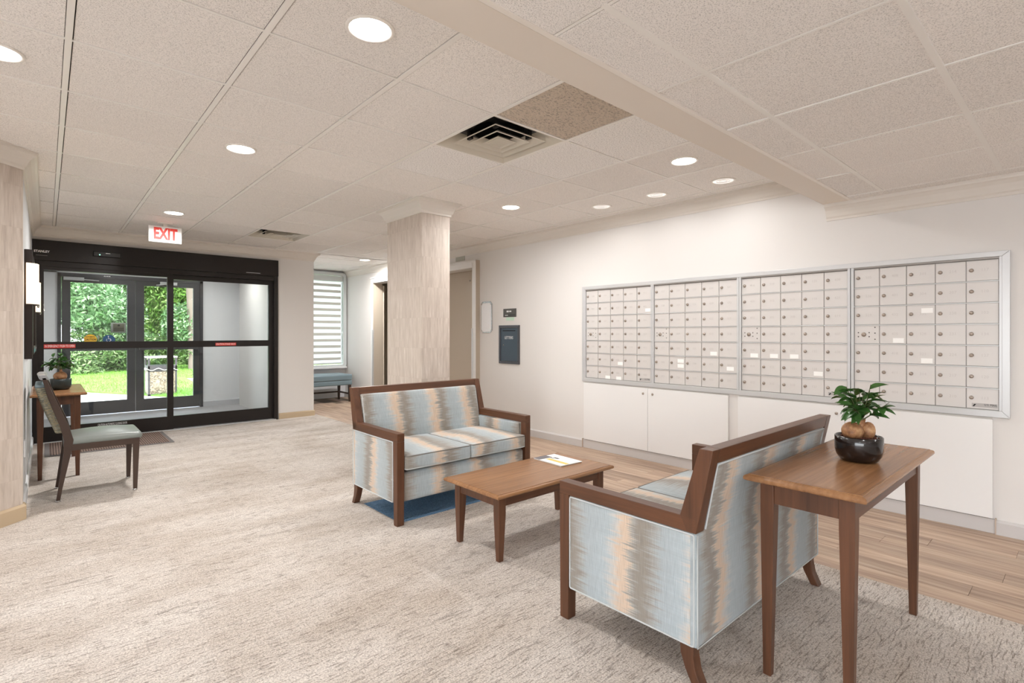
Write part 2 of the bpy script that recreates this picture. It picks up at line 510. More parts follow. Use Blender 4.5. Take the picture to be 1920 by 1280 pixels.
def tile_mat(name, base, sp_amt, sc_=210, bump=0.4, big=False):
    m, nt, b = new_mat(name)
    tc = N(nt, 'ShaderNodeTexCoord'); oi = N(nt, 'ShaderNodeObjectInfo')
    g = N(nt, 'ShaderNodeNewGeometry')
    P = g.outputs['Position']
    if big:
        n1 = noise(nt, mapping(nt, P, (70, 130, 1), rot=(0,0,0.5)), 1.0, 3, 0.6)
        r = ramp(nt, [(0.36, tuple(x*0.55 for x in base[:3])+(1,)), (0.45, base), (0.7, tuple(min(1,x*1.1) for x in base[:3])+(1,))])
    else:
        n1 = noise(nt, P, sc_, 3, 0.65)
        r = ramp(nt, [(0.34, tuple(x*(1-sp_amt) for x in base[:3])+(1,)), (0.50, base), (0.75, tuple(min(1,x*1.05) for x in base[:3])+(1,))])
    nt.links.new(n1, r.inputs[0])
    v = mathn(nt, 'ADD', mathn(nt, 'MULTIPLY', oi.outputs['Random'], 0.07), 0.955)
    n2 = noise(nt, P, 1.1, 2)
    v = mathn(nt, 'MULTIPLY', v, mathn(nt, 'ADD', mathn(nt, 'MULTIPLY', n2, 0.08), 0.96))
    c = mix(nt, 1.0, r.outputs[0], v, 'MULTIPLY')
    nt.links.new(c, b.inputs['Base Color']); b.inputs['Roughness'].default_value = 0.9
    b.inputs['Specular IOR Level'].default_value = 0.2
    bumpn(nt, n1, bump, 0.004 if not big else 0.012, b)
    return m
TILE = tile_mat('acoustic_tile', rgb(244,240,236), 0.36)
TILEW = tile_mat('fissured_white_tile', rgb(245,243,241), 0.38, 120, 0.4)
TILED = tile_mat('coarse_old_tile', rgb(218,204,188), 0.5, big=True, bump=1.0)

def stone_mat():
    m, nt, b = new_mat('flaked_stone_wallcovering')
    g = N(nt, 'ShaderNodeNewGeometry'); P = g.outputs['Position']
    sp = N(nt, 'ShaderNodeSeparateXYZ'); nt.links.new(P, sp.inputs[0])
    row = mathn(nt, 'FLOOR', mathn(nt, 'DIVIDE', sp.outputs[2], 0.285))
    off = N(nt, 'ShaderNodeCombineXYZ'); nt.links.new(mathn(nt, 'MULTIPLY', row, 7.3), off.inputs[0]); nt.links.new(mathn(nt, 'MULTIPLY', row, 3.1), off.inputs[1])
    ad = N(nt, 'ShaderNodeVectorMath', operation='ADD'); nt.links.new(P, ad.inputs[0]); nt.links.new(off.outputs[0], ad.inputs[1])
    n1 = noise(nt, mapping(nt, ad.outputs[0], (60, 60, 6)), 1.0, 3, 0.6)
    n2 = noise(nt, mapping(nt, ad.outputs[0], (24, 24, 3)), 1.0, 3)
    f = mathn(nt, 'ADD', mathn(nt, 'MULTIPLY', n1, 0.6), mathn(nt, 'MULTIPLY', n2, 0.4))
    r = ramp(nt, [(0.30, rgb(176,163,152)), (0.5, rgb(197,185,174)), (0.62, rgb(206,195,185)), (0.72, rgb(226,218,210))])
    nt.links.new(f, r.inputs[0])
    seam = mathn(nt, 'FRACT', mathn(nt, 'DIVIDE', sp.outputs[2], 0.285))
    sr = ramp(nt, [(0.0, (0.92,0.91,0.90,1)), (0.012, (1,1,1,1))]); nt.links.new(seam, sr.inputs[0])
    c = mix(nt, 1.0, r.outputs[0], sr.outputs[0], 'MULTIPLY')
    nt.links.new(c, b.inputs['Base Color']); b.inputs['Roughness'].default_value = 0.55
    bumpn(nt, f, 0.5, 0.004, b)
    return m
STONE = stone_mat()

def matmat():
    m, nt, b = new_mat('ribbed_brown_mat')
    g = N(nt, 'ShaderNodeNewGeometry'); P = g.outputs['Position']
    sp = N(nt, 'ShaderNodeSeparateXYZ'); nt.links.new(P, sp.inputs[0])
    w = mathn(nt, 'SINE', mathn(nt, 'MULTIPLY', sp.outputs[0], 2*PI/0.022))
    n1 = noise(nt, P, 90, 2)
    f = mathn(nt, 'ADD', mathn(nt, 'MULTIPLY', w, 0.25), n1)
    r = ramp(nt, [(0.3, rgb(74,58,50)), (0.8, rgb(150,126,112))]); nt.links.new(f, r.inputs[0])
    nt.links.new(r.outputs[0], b.inputs['Base Color']); b.inputs['Roughness'].default_value = 0.95
    bumpn(nt, w, 0.5, 0.003, b)
    return m
MATM = matmat()

def leaf_mat(name, c1, c2, c3=None, trans=0.3, rough=0.45):
    m, nt, b = new_mat(name)
    tc = N(nt, 'ShaderNodeTexCoord'); oi = N(nt, 'ShaderNodeObjectInfo'); g = N(nt, 'ShaderNodeNewGeometry')
    n1 = noise(nt, g.outputs['Position'], 1.1, 3, 0.7)
    isl = mathn(nt, 'ADD', mathn(nt, 'MULTIPLY', g.outputs['Random Per Island'], 0.6), mathn(nt, 'MULTIPLY', n1, 0.7))
    isl = mathn(nt, 'ADD', isl, mathn(nt, 'MULTIPLY', oi.outputs['Random'], 0.15))
    st = [(0.25, c1), (0.75, c2)]
    if c3: st.append((0.95, c3))
    r = ramp(nt, st); nt.links.new(isl, r.inputs[0]); nt.links.new(r.outputs[0], b.inputs['Base Color'])
    b.inputs['Roughness'].default_value = rough
    if trans:
        out = nt.nodes['Material Output']
        tr = N(nt, 'ShaderNodeBsdfTranslucent'); nt.links.new(r.outputs[0], tr.inputs[0])
        mx = N(nt, 'ShaderNodeMixShader'); mx.inputs[0].default_value = trans
        nt.links.new(b.outputs[0], mx.inputs[1]); nt.links.new(tr.outputs[0], mx.inputs[2]); nt.links.new(mx.outputs[0], out.inputs[0])
    return m
LEAF = leaf_mat('ficus_leaf', rgb(18,44,20), rgb(58,98,44), trans=0.12, rough=0.28)
TREEA = leaf_mat('deep_green_foliage', rgb(26,52,26), rgb(74,116,60), rgb(150,178,136), trans=0.35)
TREEB = leaf_mat('bright_green_foliage', rgb(48,90,26), rgb(108,154,54), rgb(166,192,120), trans=0.4)
BUSH = leaf_mat('undergrowth_foliage', rgb(24,44,20), rgb(84,118,52), rgb(150,166,120), trans=0.35)
def grass_ground():
    m, nt, b = new_mat('lawn')
    g = N(nt, 'ShaderNodeNewGeometry'); P = g.outputs['Position']
    n1 = noise(nt, P, 30, 4, 0.7); n2 = noise(nt, P, 0.6, 2)
    f = mathn(nt, 'ADD', mathn(nt, 'MULTIPLY', n1, 0.65), mathn(nt, 'MULTIPLY', n2, 0.35))
    r = ramp(nt, [(0.3, rgb(70,112,32)), (0.5, rgb(96,140,46)), (0.7, rgb(128,162,80))]); nt.links.new(f, r.inputs[0])
    nt.links.new(r.outputs[0], b.inputs['Base Color']); b.inputs['Roughness'].default_value = 0.9
    return m
LAWN = grass_ground()
GRASSB = leaf_mat('grass_blade', rgb(84,128,42), rgb(132,172,74), trans=0.4)
def bulb_mat():
    m, nt, b = new_mat('ficus_root_bark')
    tc = N(nt, 'ShaderNodeTexCoord')
    n1 = noise(nt, tc.outputs['Object'], 26, 4, 0.6)
    r = ramp(nt, [(0.3, rgb(96,62,40)), (0.5, rgb(158,112,76)), (0.7, rgb(196,158,116))]); nt.links.new(n1, r.inputs[0])
    nt.links.new(r.outputs[0], b.inputs['Base Color']); b.inputs['Roughness'].default_value = 0.55
    bumpn(nt, n1, 0.6, 0.004, b)
    return m
BULB = bulb_mat()
AGG = None
def agg_mat():
    m, nt, b = new_mat('pebble_aggregate')
    tc = N(nt, 'ShaderNodeTexCoord')
    vo = N(nt, 'ShaderNodeTexVoronoi'); vo.inputs['Scale'].default_value = 55
    nt.links.new(tc.outputs['Object'], vo.inputs['Vector'])
    r = ramp(nt, [(0.0, rgb(84,72,64)), (0.5, rgb(150,134,114)), (1.0, rgb(180,168,150))])
    sp = N(nt, 'ShaderNodeSeparateXYZ'); nt.links.new(vo.outputs['Color'], sp.inputs[0])
    nt.links.new(sp.outputs[0], r.inputs[0]); nt.links.new(r.outputs[0], b.inputs['Base Color']); b.inputs['Roughness'].default_value = 0.9
    return m
AGG = agg_mat()

# ------------------------------------------------------------------ room dimensions
WX = 4.52      # mail wall plane
CZ = 2.525     # high ceiling (face of grid)
LZ = 2.27      # low ceiling
TX0, TXS = 0.072, 0.611
TY0, TYS = 2.288, 0.6193
BACK = -6.0
LEFTX = -4.5

# floor: carpet + planks
m = MB().box(LEFTX, 3.195, BACK, 8.15, -0.10, 0.0)
floor = struct('floor', m, CARPET)
pb = MB().box(3.195, WX + 2.2, BACK, 10.4, -0.10, -0.004)
fl2 = struct('floor', pb, plain('subfloor', rgb(120,104,90), 0.8))
pw = 0.152; pl = 1.22
pm = MB().box(-pw/2+0.0006, pw/2-0.0006, -pl/2+0.0006, pl/2-0.0006, -0.004, 0.0).mesh('plank', 0.0007, 1)
pm.materials.append(PLANK)
x = 3.195 + pw/2; c = 0
while x < WX + 0.1:
    y = -1.6 + random.random()*pl
    while y < 10.7:
        xa = x
        if y + pl/2 > 10.39: break
        link('plank', pm, None, fl2, (xa, y, 0.0)); y += pl
    x += pw; c += 1
# blue carpet tile set into the carpet under the far loveseat
bt = obj('carpet_tile', MB().box(1.78, 2.60, 3.12, 3.66, -0.002, 0.0018), CARPETB, floor); bt['label'] = 'blue carpet tile under the loveseat'
vest_floor = struct('floor', MB().box(-0.2, 2.85, 8.15, 10.55, -0.1, 0.0), VESTF)

# ceilings ------------------------------------------------------------
def ceiling_field(slab, z, xs, ys, xlo, xhi, ylo, yhi, special, skip, ymain=False):
    """tiles between grid lines xs/ys clipped to the field, plus main and cross tees"""
    t = 0.012
    X = [v for v in xs if xlo + 0.03 < v < xhi - 0.03]; X = [xlo] + X + [xhi]
    Y = [v for v in ys if ylo + 0.03 < v < yhi - 0.03]; Y = [ylo] + Y + [yhi]
    cache = {}
    for i in range(len(X)-1):
        for j in range(len(Y)-1):
            xa, xb, ya, yb = X[i], X[i+1], Y[j], Y[j+1]
            if skip(0.5*(xa+xb), 0.5*(ya+yb)): continue
            w, d = round(xb-xa, 3), round(yb-ya, 3)
            key = (w, d)
            mt = special(0.5*(xa+xb), 0.5*(ya+yb))
            if (key, mt.name) not in cache:
                ex_, ey_ = (t+0.0022, t*0.55+0.0024) if not ymain else (t*0.55+0.0024, t+0.0022)
                me = MB().box(-w/2+ex_+0.002, w/2-ex_, -d/2+ey_+0.003, d/2-ey_, 0.0, 0.018).mesh('ceiling_tile', 0.002, 1)
                me.materials.append(mt); cache[(key, mt.name)] = me
            o = link('ceiling_tile', cache[(key, mt.name)], None, slab, ((xa+xb)/2, (ya+yb)/2, z),
                     (random.uniform(-0.0016, 0.0016), random.uniform(-0.0016, 0.0016), 0))
    for v in X:
        if ymain: continue
        obj('main_tee', MB().box(v-t, v+t, ylo, yhi, z-0.0035, z+0.004), GRIDM, slab, 0.0006)
    for v in Y:
        if ymain: continue
        obj('cross_tee', MB().box(xlo, xhi, v-t*0.55, v+t*0.55, z-0.0030, z+0.003), GRIDM, slab, 0.0006)
    if ymain:
        for v in Y: obj('main_tee', MB().box(xlo, xhi, v-t, v+t, z-0.0035, z+0.004), GRIDM, slab, 0.0006)
        for v in X: obj('cross_tee', MB().box(v-t*0.55, v+t*0.55, ylo, yhi, z-0.0030, z+0.003), GRIDM, slab, 0.0006)

ceil = struct('ceiling', MB().box(LEFTX, WX+0.1, 1.20, 10.3, CZ+0.22, CZ+0.30), plain('darkened_plenum', rgb(92,84,76), 0.9))  # slab darkened so the tile gaps read as shadow lines beside the tees
xs = [TX0 + TXS*i for i in range(-8, 9)]
ys = [TY0 + TYS*j for j in range(-2, 14)]
def special(x, y):
    i = round((x - TX0)/TXS - 0.5); j = round((y - TY0)/TYS - 0.5)
    if (i, j) == (3, -1): return TILED
    if (i, j) in ((4, -1), (4, 0), (4, 1), (3, 1)): return TILEW
    return TILE
def skip_main(x, y):
    i = round((x - TX0)/TXS - 0.5); j = round((y - TY0)/TYS - 0.5)
    if (i, j) in ((3, 0), (3, 7)): return True
    return False
def skip_left(x, y):
    return skip_main(x, y) or (x < -0.3 and y > 5.3) or (x < -0.9 and y > 4.6)
ceiling_field(ceil, CZ, xs, ys, -4.4, 4.46, 1.40, 8.07, special, skip_left)
ceil_a = struct('ceiling', MB().box(3.0, WX+0.1, 8.05, 10.3, CZ+0.019, CZ+0.21), WHITEP)
ceiling_field(ceil_a, CZ, xs, ys, 3.16, 4.46, 8.07, 10.10, lambda x, y: TILE, lambda x, y: False)
low = struct('ceiling', MB().box(LEFTX, WX+0.1, BACK, 1.20, LZ+0.019, LZ+0.10), WHITEP)
lxs = [1.877 + 0.611*i for i in range(-12, 6)]; lys = [0.99 - 0.605*j for j in range(0, 12)]
def special2(x, y):
    if 3.71 < x < 4.6 and 0.39 < y < 0.99: return TILEW
    return TILE
ceiling_field(low, LZ, lxs, lys, LEFTX, 4.455, BACK, 1.215, special2, lambda x, y: False, True)
# dropped soffit edge between low and high ceilings
trim_s = struct('trim_1', MB().box(LEFTX, WX, 1.225, 1.395, LZ-0.004, CZ+0.215), plain('soffit_paint', rgb(226,217,206), 0.5))
tl = obj('edge_strip', MB().box(LEFTX, 4.455, 1.200, 1.222, LZ-0.006, LZ+0.012), plain('edge_strip_paint', rgb(236,230,222), 0.4), trim_s, 0.001)

# walls ---------------------------------------------------------------
E1 = (5.82, 6.95); E2 = (7.75, 8.80); EZ = 2.20
wr = MB()
wr.box(WX, WX+0.12, BACK, E1[0], 0, CZ+0.2)
wr.box(WX, WX+0.12, E1[0], E1[1], EZ, CZ+0.2)
wr.box(WX, WX+0.12, E1[1], E2[0], 0, CZ+0.2)
wr.box(WX, WX+0.12, E2[0], E2[1], EZ, CZ+0.2)
wr.box(WX, WX+0.12, E2[1], 10.22, 0, CZ+0.2)
struct('wall_right', wr, WALL)
# elevator recess 1 : shallow, with closed beige doors
rec = MB()
rec.box(WX+0.12, WX+0.30, E1[0]-0.14, E1[0]-0.02, 0, 2.6).box(WX+0.12, WX+0.30, E1[1]+0.02, E1[1]+0.14, 0, 2.6)
rec.box(WX+0.12, WX+0.30, E1[0]-0.02, E1[1]+0.02, EZ, 2.6)
struct('trim_2', rec, STONEPAINT)
d3 = struct('door_3', MB().box(WX+0.17, WX+0.21, E1[0]-0.02, E1[1]+0.02, 0.0, EZ), DOORB, 0.002, 'flat beige door set back in the right-hand wall opening')
obj('door_viewer', MB().lathe([(0.001,-0.004),(0.012,-0.004),(0.012,0.0)], (WX+0.17, 6.18, 2.06), 12, 'x'), ALUD, d3)
# corridor beyond opening 2
cor = MB()
cor.box(WX+0.12, 6.3, 7.2, 7.3, 0, 2.5).box(WX+0.12, 6.3, 10.22, 10.3, 0, 2.5).box(6.3, 6.4, 7.2, 10.3, 0, 2.5).box(WX+0.12, 6.4, 7.2, 10.3, 2.35, 2.45)
struct('wall_corridor', cor, plain('corridor_paint', rgb(190,184,172), 0.7))
hd = thing('door_4', None, None, (4.66, 8.80, 0), 0); hd['kind'] = 'structure'; hd['label'] = 'beige door standing open beyond the far opening'
ang = math.atan2(0.838, 0.545)
hd.rotation_euler = (0, 0, ang)
obj('door_leaf', MB().box(0, 0.99, -0.02, 0.02, 0.01, 2.16), DOORB, hd, 0.002)
hn = MB().lathe([(0.001,-0.05),(0.012,-0.05),(0.012,0),(0.028,0),(0.028,0.006)], (0.85,-0.03,1.0), 12, 'y')
hn.box(0.74, 0.86, -0.085, -0.07, 0.99, 1.01)
obj('door_handle', hn, CHROME, hd)
obj('switch_plate', MB().box(0.80, 0.86, -0.026, -0.02, 1.50, 1.62), BLACK, hd, 0.001)
# door surrounds on the mail wall
def surround(name, y0, y1, inner, pr=0.07):
    f = MB()
    w = 0.085
    f.box(WX-pr, WX+0.01, y0-w, y0, 0, EZ+0.10).box(WX-pr, WX+0.01, y1, y1+w, 0, EZ+0.10).box(WX-pr, WX+0.01, y0, y1, EZ, EZ+0.10)
    o = struct(name, f, WHITEP, 0.002)
    g = MB().box(WX-pr, WX+0.01, y0-w-0.003, y0-w, 0, EZ+0.10).box(WX-pr, WX+0.01, y1+w, y1+w+0.003, 0, EZ+0.10)
    obj('casing_side', g, STONEPAINT, o)
    obj('casing_step', MB().box(WX-pr-0.012, WX-pr, y0-w, y1+w, EZ+0.075, EZ+0.10), WHITEP, o, 0.002)
    r = MB().box(WX-0.06, WX+0.13, y0, y0+0.006, 0, EZ).box(WX-0.06, WX+0.13, y1-0.006, y1, 0, EZ)
    obj('reveal', r, STONEPAINT, o)
    g2 = MB().box(WX-pr-0.006, WX-pr+0.02, y0-0.022, y0+0.008, 0.0, 1.35).box(WX-pr-0.006, WX-pr+0.02, y1-0.008, y1+0.022, 0.0, 1.35)
    obj('corner_guard', g2, ALU, o, 0.001)
    return o
surround('trim_3', E1[0], E1[1], 0)
surround('trim_4', E2[0], E2[1], 0)
tag(obj('indicator_panel', MB().box(WX-0.006, WX, 6.08, 6.30, 2.335, 2.405), plain('grey_green_panel', rgb(176,178,168), 0.4), None, 0.001),
    'small blank grey-green panel on the wall just above the right-hand door opening', 'panel')

# left side: pier at 45 degrees, left wall, beyond
wl = MB().box(-0.42, -0.12, 4.99, 8.15, 0, CZ+0.2)
struct('wall_left', wl, plain('left_wall_paint', rgb(214,216,218), 0.6, bump=0.1, bscale=300))
a = Vector((-0.118, 4.915)); dv = Vector((-1, -1.02)).normalized(); nv = Vector((-dv.y, dv.x))
bb = a + dv*1.4
pier = MB().prism([(a.x, a.y), (a.x, 5.0), (-0.42, 5.0), (bb.x-0.5, bb.y+0.9), (bb.x, bb.y)][::-1], 'z', 0, CZ+0.02)
struct('wall_pier', pier, STONE)
struct('wall_side', MB().box(LEFTX-0.1, bb.x, bb.y, bb.y+0.1, 0, CZ+0.2).box(LEFTX-0.1, LEFTX, BACK, -4.6, 0, CZ+0.2).box(LEFTX-0.1, LEFTX, 1.0, bb.y, 0, CZ+0.2)
       .box(LEFTX-0.1, LEFTX, -4.6, 1.0, 0, 0.25).box(LEFTX-0.1, LEFTX, -4.6, 1.0, 2.2, CZ+0.2), WALL)  # unseen window opening added so sky light fills the room
struct('wall_back', MB().box(LEFTX-0.1, WX+0.12, BACK-0.1, BACK, 0, LZ+0.1), WALL)

# entrance wall pieces
struct('wall_entrance', MB().box(2.585, 3.12, 8.15, 10.22, 0, CZ+0.2).box(-0.42, 2.585, 8.15, 8.32, 2.365, CZ+0.2).box(3.12, 3.125, 8.15, 10.1, 0, CZ), WALL)
# window wall of the alcove
ww = MB().box(3.12, WX+0.1, 10.12, 10.24, 0, 0.62).box(3.12, WX+0.1, 10.12, 10.24, 2.46, CZ+0.2).box(4.46, WX+0.1, 10.12, 10.24, 0.62, 2.46)
struct('wall_alcove', ww, VESTW)
win = thing('window_1', None, None, (0,0,0)); win['kind'] = 'structure'; win['label'] = 'tall window with a banded roller blind beside the bench'
# rounded surround
def rr_poly(x0, x1, z0, z1, r, n=6):
    p = []
    for cx, cz, a0 in ((x1-r, z1-r, 0), (x0+r, z1-r, 90), (x0+r, z0+r, 180), (x1-r, z0+r, 270)):
        for k in range(n+1):
            t = math.radians(a0 + 90*k/n); p.append((cx+r*math.cos(t), cz+r*math.sin(t)))
    return p
WF = plain('window_frame_paint', rgb(206,210,210), 0.4)
outer = rr_poly(3.13, 4.50, 0.60, 2.485, 0.07); inner = rr_poly(3.17, 4.44, 0.66, 2.43, 0.03)
n = len(outer); v = []
for yy in (10.02, 10.13):
    v += [(p[0], yy, p[1]) for p in outer] + [(p[0], yy, p[1]) for p in inner]
f = []
for k in range(n):
    j = (k+1) % n
    f += [(k, j, n+j, n+k), (2*n+k, 3*n+k, 3*n+j, 2*n+j), (k, 2*n+k, 2*n+j, j), (n+k, n+j, 3*n+j, 3*n+k)]
obj('window_frame', MB().add(v, f), WF, win)
obj('glass_pane', MB().box(3.17, 4.44, 10.16, 10.17, 0.66, 2.43), GLASS, win)
obj('blind_cassette', MB().box(3.18, 4.43, 10.03, 10.11, 2.31, 2.42), WF, win, 0.008)
SLATM = plain('blind_band_fabric', rgb(196,196,188), 0.8)
z = 2.26
while z > 0.72:
    obj('blind_band', MB().box(3.19, 4.40, 10.055, 10.058, z-0.055, z), SLATM, win); z -= 0.121
sheer = bpy.data.materials.new('sheer_blind_fabric'); sheer.use_nodes = True; nt = sheer.node_tree; nt.nodes.clear()
o_ = N(nt, 'ShaderNodeOutputMaterial'); t1 = N(nt, 'ShaderNodeBsdfTranslucent'); t2 = N(nt, 'ShaderNodeBsdfTransparent'); mm = N(nt, 'ShaderNodeMixShader')
t1.inputs[0].default_value = (0.95,0.95,0.95,1); mm.inputs[0].default_value = 0.04
nt.links.new(t1.outputs[0], mm.inputs[1]); nt.links.new(t2.outputs[0], mm.inputs[2]); nt.links.new(mm.outputs[0], o_.inputs[0])
obj('blind_sheer', MB().box(3.19, 4.40, 10.066, 10.068, 0.70, 2.32), sheer, win)
obj('bottom_bar', MB().box(3.18, 4.41, 10.045, 10.075, 0.675, 0.705), WF, win, 0.004)
obj('bead_chain', MB().tube([(4.425, 10.05, 2.30), (4.428, 10.05, 1.6), (4.425, 10.05, 0.85)], 0.004, 6), CHROME, win)
obj('window_sill', MB().box(3.13, 4.50, 9.99, 10.13, 0.59, 0.622), VESTW, win, 0.004)

# column ----------------------------------------------------------------
CX0, CX1, CY0, CY1 = 2.600, 2.915, 4.165, 4.82
struct('wall_column', MB().box(CX0, CX1, CY0, CY1, 0, CZ-0.01), STONE, 0.004)
PROF = [(0, -0.125), (0.010, -0.125), (0.012, -0.108), (0.022, -0.098), (0.030, -0.075), (0.042, -0.052), (0.060, -0.034), (0.074, -0.026), (0.076, -0.012), (0.082, -0.012), (0.082, -0.001), (0, -0.001)]
def crown(name, path, closed=False, z=CZ, k=1.0, mat=CROWN, kh=1.0):
    """moulding swept along a 2D path; profile offsets to the LEFT of travel"""
    P = [Vector(p) for p in path]; n = len(P); mb = MB(); rings = []
    for i in range(n):
        if closed or 0 < i < n-1:
            d0 = (P[i]-P[i-1]).normalized(); d1 = (P[(i+1) % n]-P[i]).normalized()
        elif i == 0: d0 = d1 = (P[1]-P[0]).normalized()
        else: d0 = d1 = (P[-1]-P[-2]).normalized()
        n0 = Vector((-d0.y, d0.x)); n1 = Vector((-d1.y, d1.x))
        b = (n0+n1); b = b / max(1e-6, b.dot(n0)) if b.length > 1e-6 else n0
        rings.append([(P[i].x+b.x*o*k, P[i].y+b.y*o*k, z+h*kh) for o, h in PROF])
    m_ = len(PROF); v = [q for r in rings for q in r]; f = []
    for i in range(n if closed else n-1):
        j = (i+1) % n
        for k_ in range(m_):
            l = (k_+1) % m_
            f.append((i*m_+k_, j*m_+k_, j*m_+l, i*m_+l))
    mb.add(v, f)
    if not closed:
        o = 0
        mb.f.append(tuple(range(m_))); mb.sm.append(False)
        mb.f.append(tuple((n-1)*m_+q for q in reversed(range(m_)))); mb.sm.append(False)
    me = mb.mesh(name)
    bm = bmesh.new(); bm.from_mesh(me); bmesh.ops.recalc_face_normals(bm, faces=bm.faces); bm.to_mesh(me); bm.free()
    o = link(name, me, mat); o['kind'] = 'structure'
    return o
crown('trim_5', [(CX0,CY0),(CX0,CY1),(CX1,CY1),(CX1,CY0)], True)
crown('trim_6', [(WX, 1.396), (WX, 10.12)], False, CZ, 0.75)
crown('trim_7', [(WX, BACK), (WX, 1.39)], False, LZ, 0.85)
crown('trim_8', [(3.12, 10.0), (3.12, 8.15), (-0.12, 8.15), (-0.12, 4.915), (bb.x, bb.y), (LEFTX, bb.y)], False, CZ, 1.0)
# baseboards
def baseb(name, pts, mat, h=0.085, t=0.014):
    P = [Vector(p) for p in pts]; n = len(P); rings = []
    prof = [(0,0),(t,0),(t,h*0.86),(t*0.4,h),(0,h)]
    for i in range(n):
        if 0 < i < n-1: d0=(P[i]-P[i-1]).normalized(); d1=(P[i+1]-P[i]).normalized()
        elif i == 0: d0=d1=(P[1]-P[0]).normalized()
        else: d0=d1=(P[-1]-P[-2]).normalized()
        n0=Vector((-d0.y,d0.x)); n1=Vector((-d1.y,d1.x)); b=n0+n1; b=b/max(1e-6,b.dot(n0))
        rings.append([(P[i].x+b.x*o, P[i].y+b.y*o, q) for o,q in prof])
    m_=len(prof); v=[q for r in rings for q in r]; f=[]
    for i in range(n-1):
        for k_ in range(m_):
            l=(k_+1)%m_; f.append((i*m_+k_,(i+1)*m_+k_,(i+1)*m_+l,i*m_+l))
    mb=MB().add(v,f); mb.f.append(tuple(range(m_))); mb.sm.append(False); mb.f.append(tuple((n-1)*m_+q for q in reversed(range(m_)))); mb.sm.append(False)
    me=mb.mesh(name); bm=bmesh.new(); bm.from_mesh(me); bmesh.ops.recalc_face_normals(bm,faces=bm.faces); bm.to_mesh(me); bm.free()
    o=link(name,me,mat); o['kind']='structure'; return o
baseb('baseboard_right', [(WX, BACK), (WX, 0.425)], BASE, 0.09, 0.022)
baseb('baseboard_right', [(WX, 3.85), (WX, E1[0]-0.085)], BASE, 0.09, 0.022)
baseb('baseboard_right', [(WX, E2[1]+0.085), (WX, 10.12)], BASE, 0.09, 0.022)
baseb('baseboard_left', [(-0.12, 8.10), (-0.12, 4.93)], plain('white_baseboard_paint', rgb(232,232,234), 0.45), 0.10, 0.014)
baseb('baseboard_pier', [(-0.118, 4.97), (a.x, a.y), (bb.x, bb.y)], BASETAN, 0.105, 0.018)
baseb('baseboard_entrance', [(3.12, 10.0), (3.12, 8.15), (2.60, 8.15)], BASETAN, 0.085, 0.018)
baseb('baseboard_column', [(CX0,CY0-0.0),(CX0,CY1),(CX1,CY1),(CX1,CY0),(CX0,CY0)], BASETAN, 0.09, 0.014)

# ------------------------------------------------------------------ entrance sliding door (door_1)
D = 8.15
door1 = thing('door_1', None, None, (0,0,0)); door1['kind'] = 'structure'; door1['label'] = 'dark bronze automatic sliding glass entrance'
obj('header_box', MB().box(-0.118, 2.583, D-0.045, D+0.10, 2.125, 2.362), DARKM, door1, 0.004)
obj('top_rail', MB().box(-0.118, 2.583, D-0.02, D+0.08, 2.06, 2.125), DARKM, door1, 0.002)
obj('jamb', MB().box(-0.118, -0.075, D-0.03, D+0.10, 0, 2.125), DARKM, door1, 0.002)
obj('jamb', MB().box(2.53, 2.583, D-0.03, D+0.10, 0, 2.125), DARKM, door1, 0.002)
obj('threshold', MB().box(-0.10, 2.55, D-0.05, D+0.10, 0, 0.012), ALU, door1, 0.002)
def leaf(name, x0, x1, g, y0, y1, zt=2.06, zb=0.014, mid=(1.093, 1.179), mat=DARKM, lab=None, par=door1, gz=(0.183, 2.005), pushbar=False):
    o = obj(name, MB().box(x0, g[0], y0, y1, zb, zt).box(g[1], x1, y0, y1, zb, zt).box(g[0], g[1], y0, y1, zb, gz[0]).box(g[0], g[1], y0, y1, gz[1], zt)
            .box(g[0], g[1], y0, y1, mid[0], mid[1]) if mid else
            MB().box(x0, g[0], y0, y1, zb, zt).box(g[1], x1, y0, y1, zb, zt).box(g[0], g[1], y0, y1, zb, gz[0]).box(g[0], g[1], y0, y1, gz[1], zt), mat, par)
    ym = (y0+y1)/2
    if mid:
        obj('glass_pane', MB().box(g[0], g[1], ym-0.003, ym+0.003, gz[0], mid[0]), GLASS, o)
        obj('glass_pane', MB().box(g[0], g[1], ym-0.003, ym+0.003, mid[1], gz[1]), GLASS, o)
    else:
        obj('glass_pane', MB().box(g[0], g[1], ym-0.003, ym+0.003, gz[0], gz[1]), GLASS, o)
    if lab: o['label'] = lab
    return o
l1 = leaf('door_leaf', -0.075, 1.262, (-0.017, 1.192), D-0.012, D+0.030, gz=(0.185, 2.018), lab='left sliding leaf with caution stickers')
l2 = leaf('door_leaf', 1.222, 2.53, (1.263, 2.467), D+0.036, D+0.078, gz=(0.180, 1.998), lab='right sliding leaf')
FY = D - 0.0128
def sticker(par, x0, x1, z0, z1, txt, mat, tmat, y=FY, sz=None):
    s = obj('sticker', MB().box(x0, x1, y-0.0012, y, z0, z1), mat, par)
    if txt:
        h = sz or (z1-z0)*0.85
        t = text('lettering', txt, h, tmat, par, ((x0+x1)/2, y-0.0016, (z0+z1)/2), (PI/2,0,0), 0.0004)
        w = t.dimensions.x
        ws = max(v.co.x for v in t.data.vertices) - min(v.co.x for v in t.data.vertices)
        k = (x1-x0)*0.94/ws
        t.data.transform(Matrix.Scale(k, 4, (1,0,0)))
    return s
sticker(l1, -0.017, 0.265, 1.105, 1.150, 'IN EMERGENCY PUSH TO OPEN', STRIPR, WHITET)
sticker(l2, 1.765, 2.028, 1.108, 1.148, 'CAUTION STAND BACK', STRIPR, WHITET, y=D+0.036-0.0008)
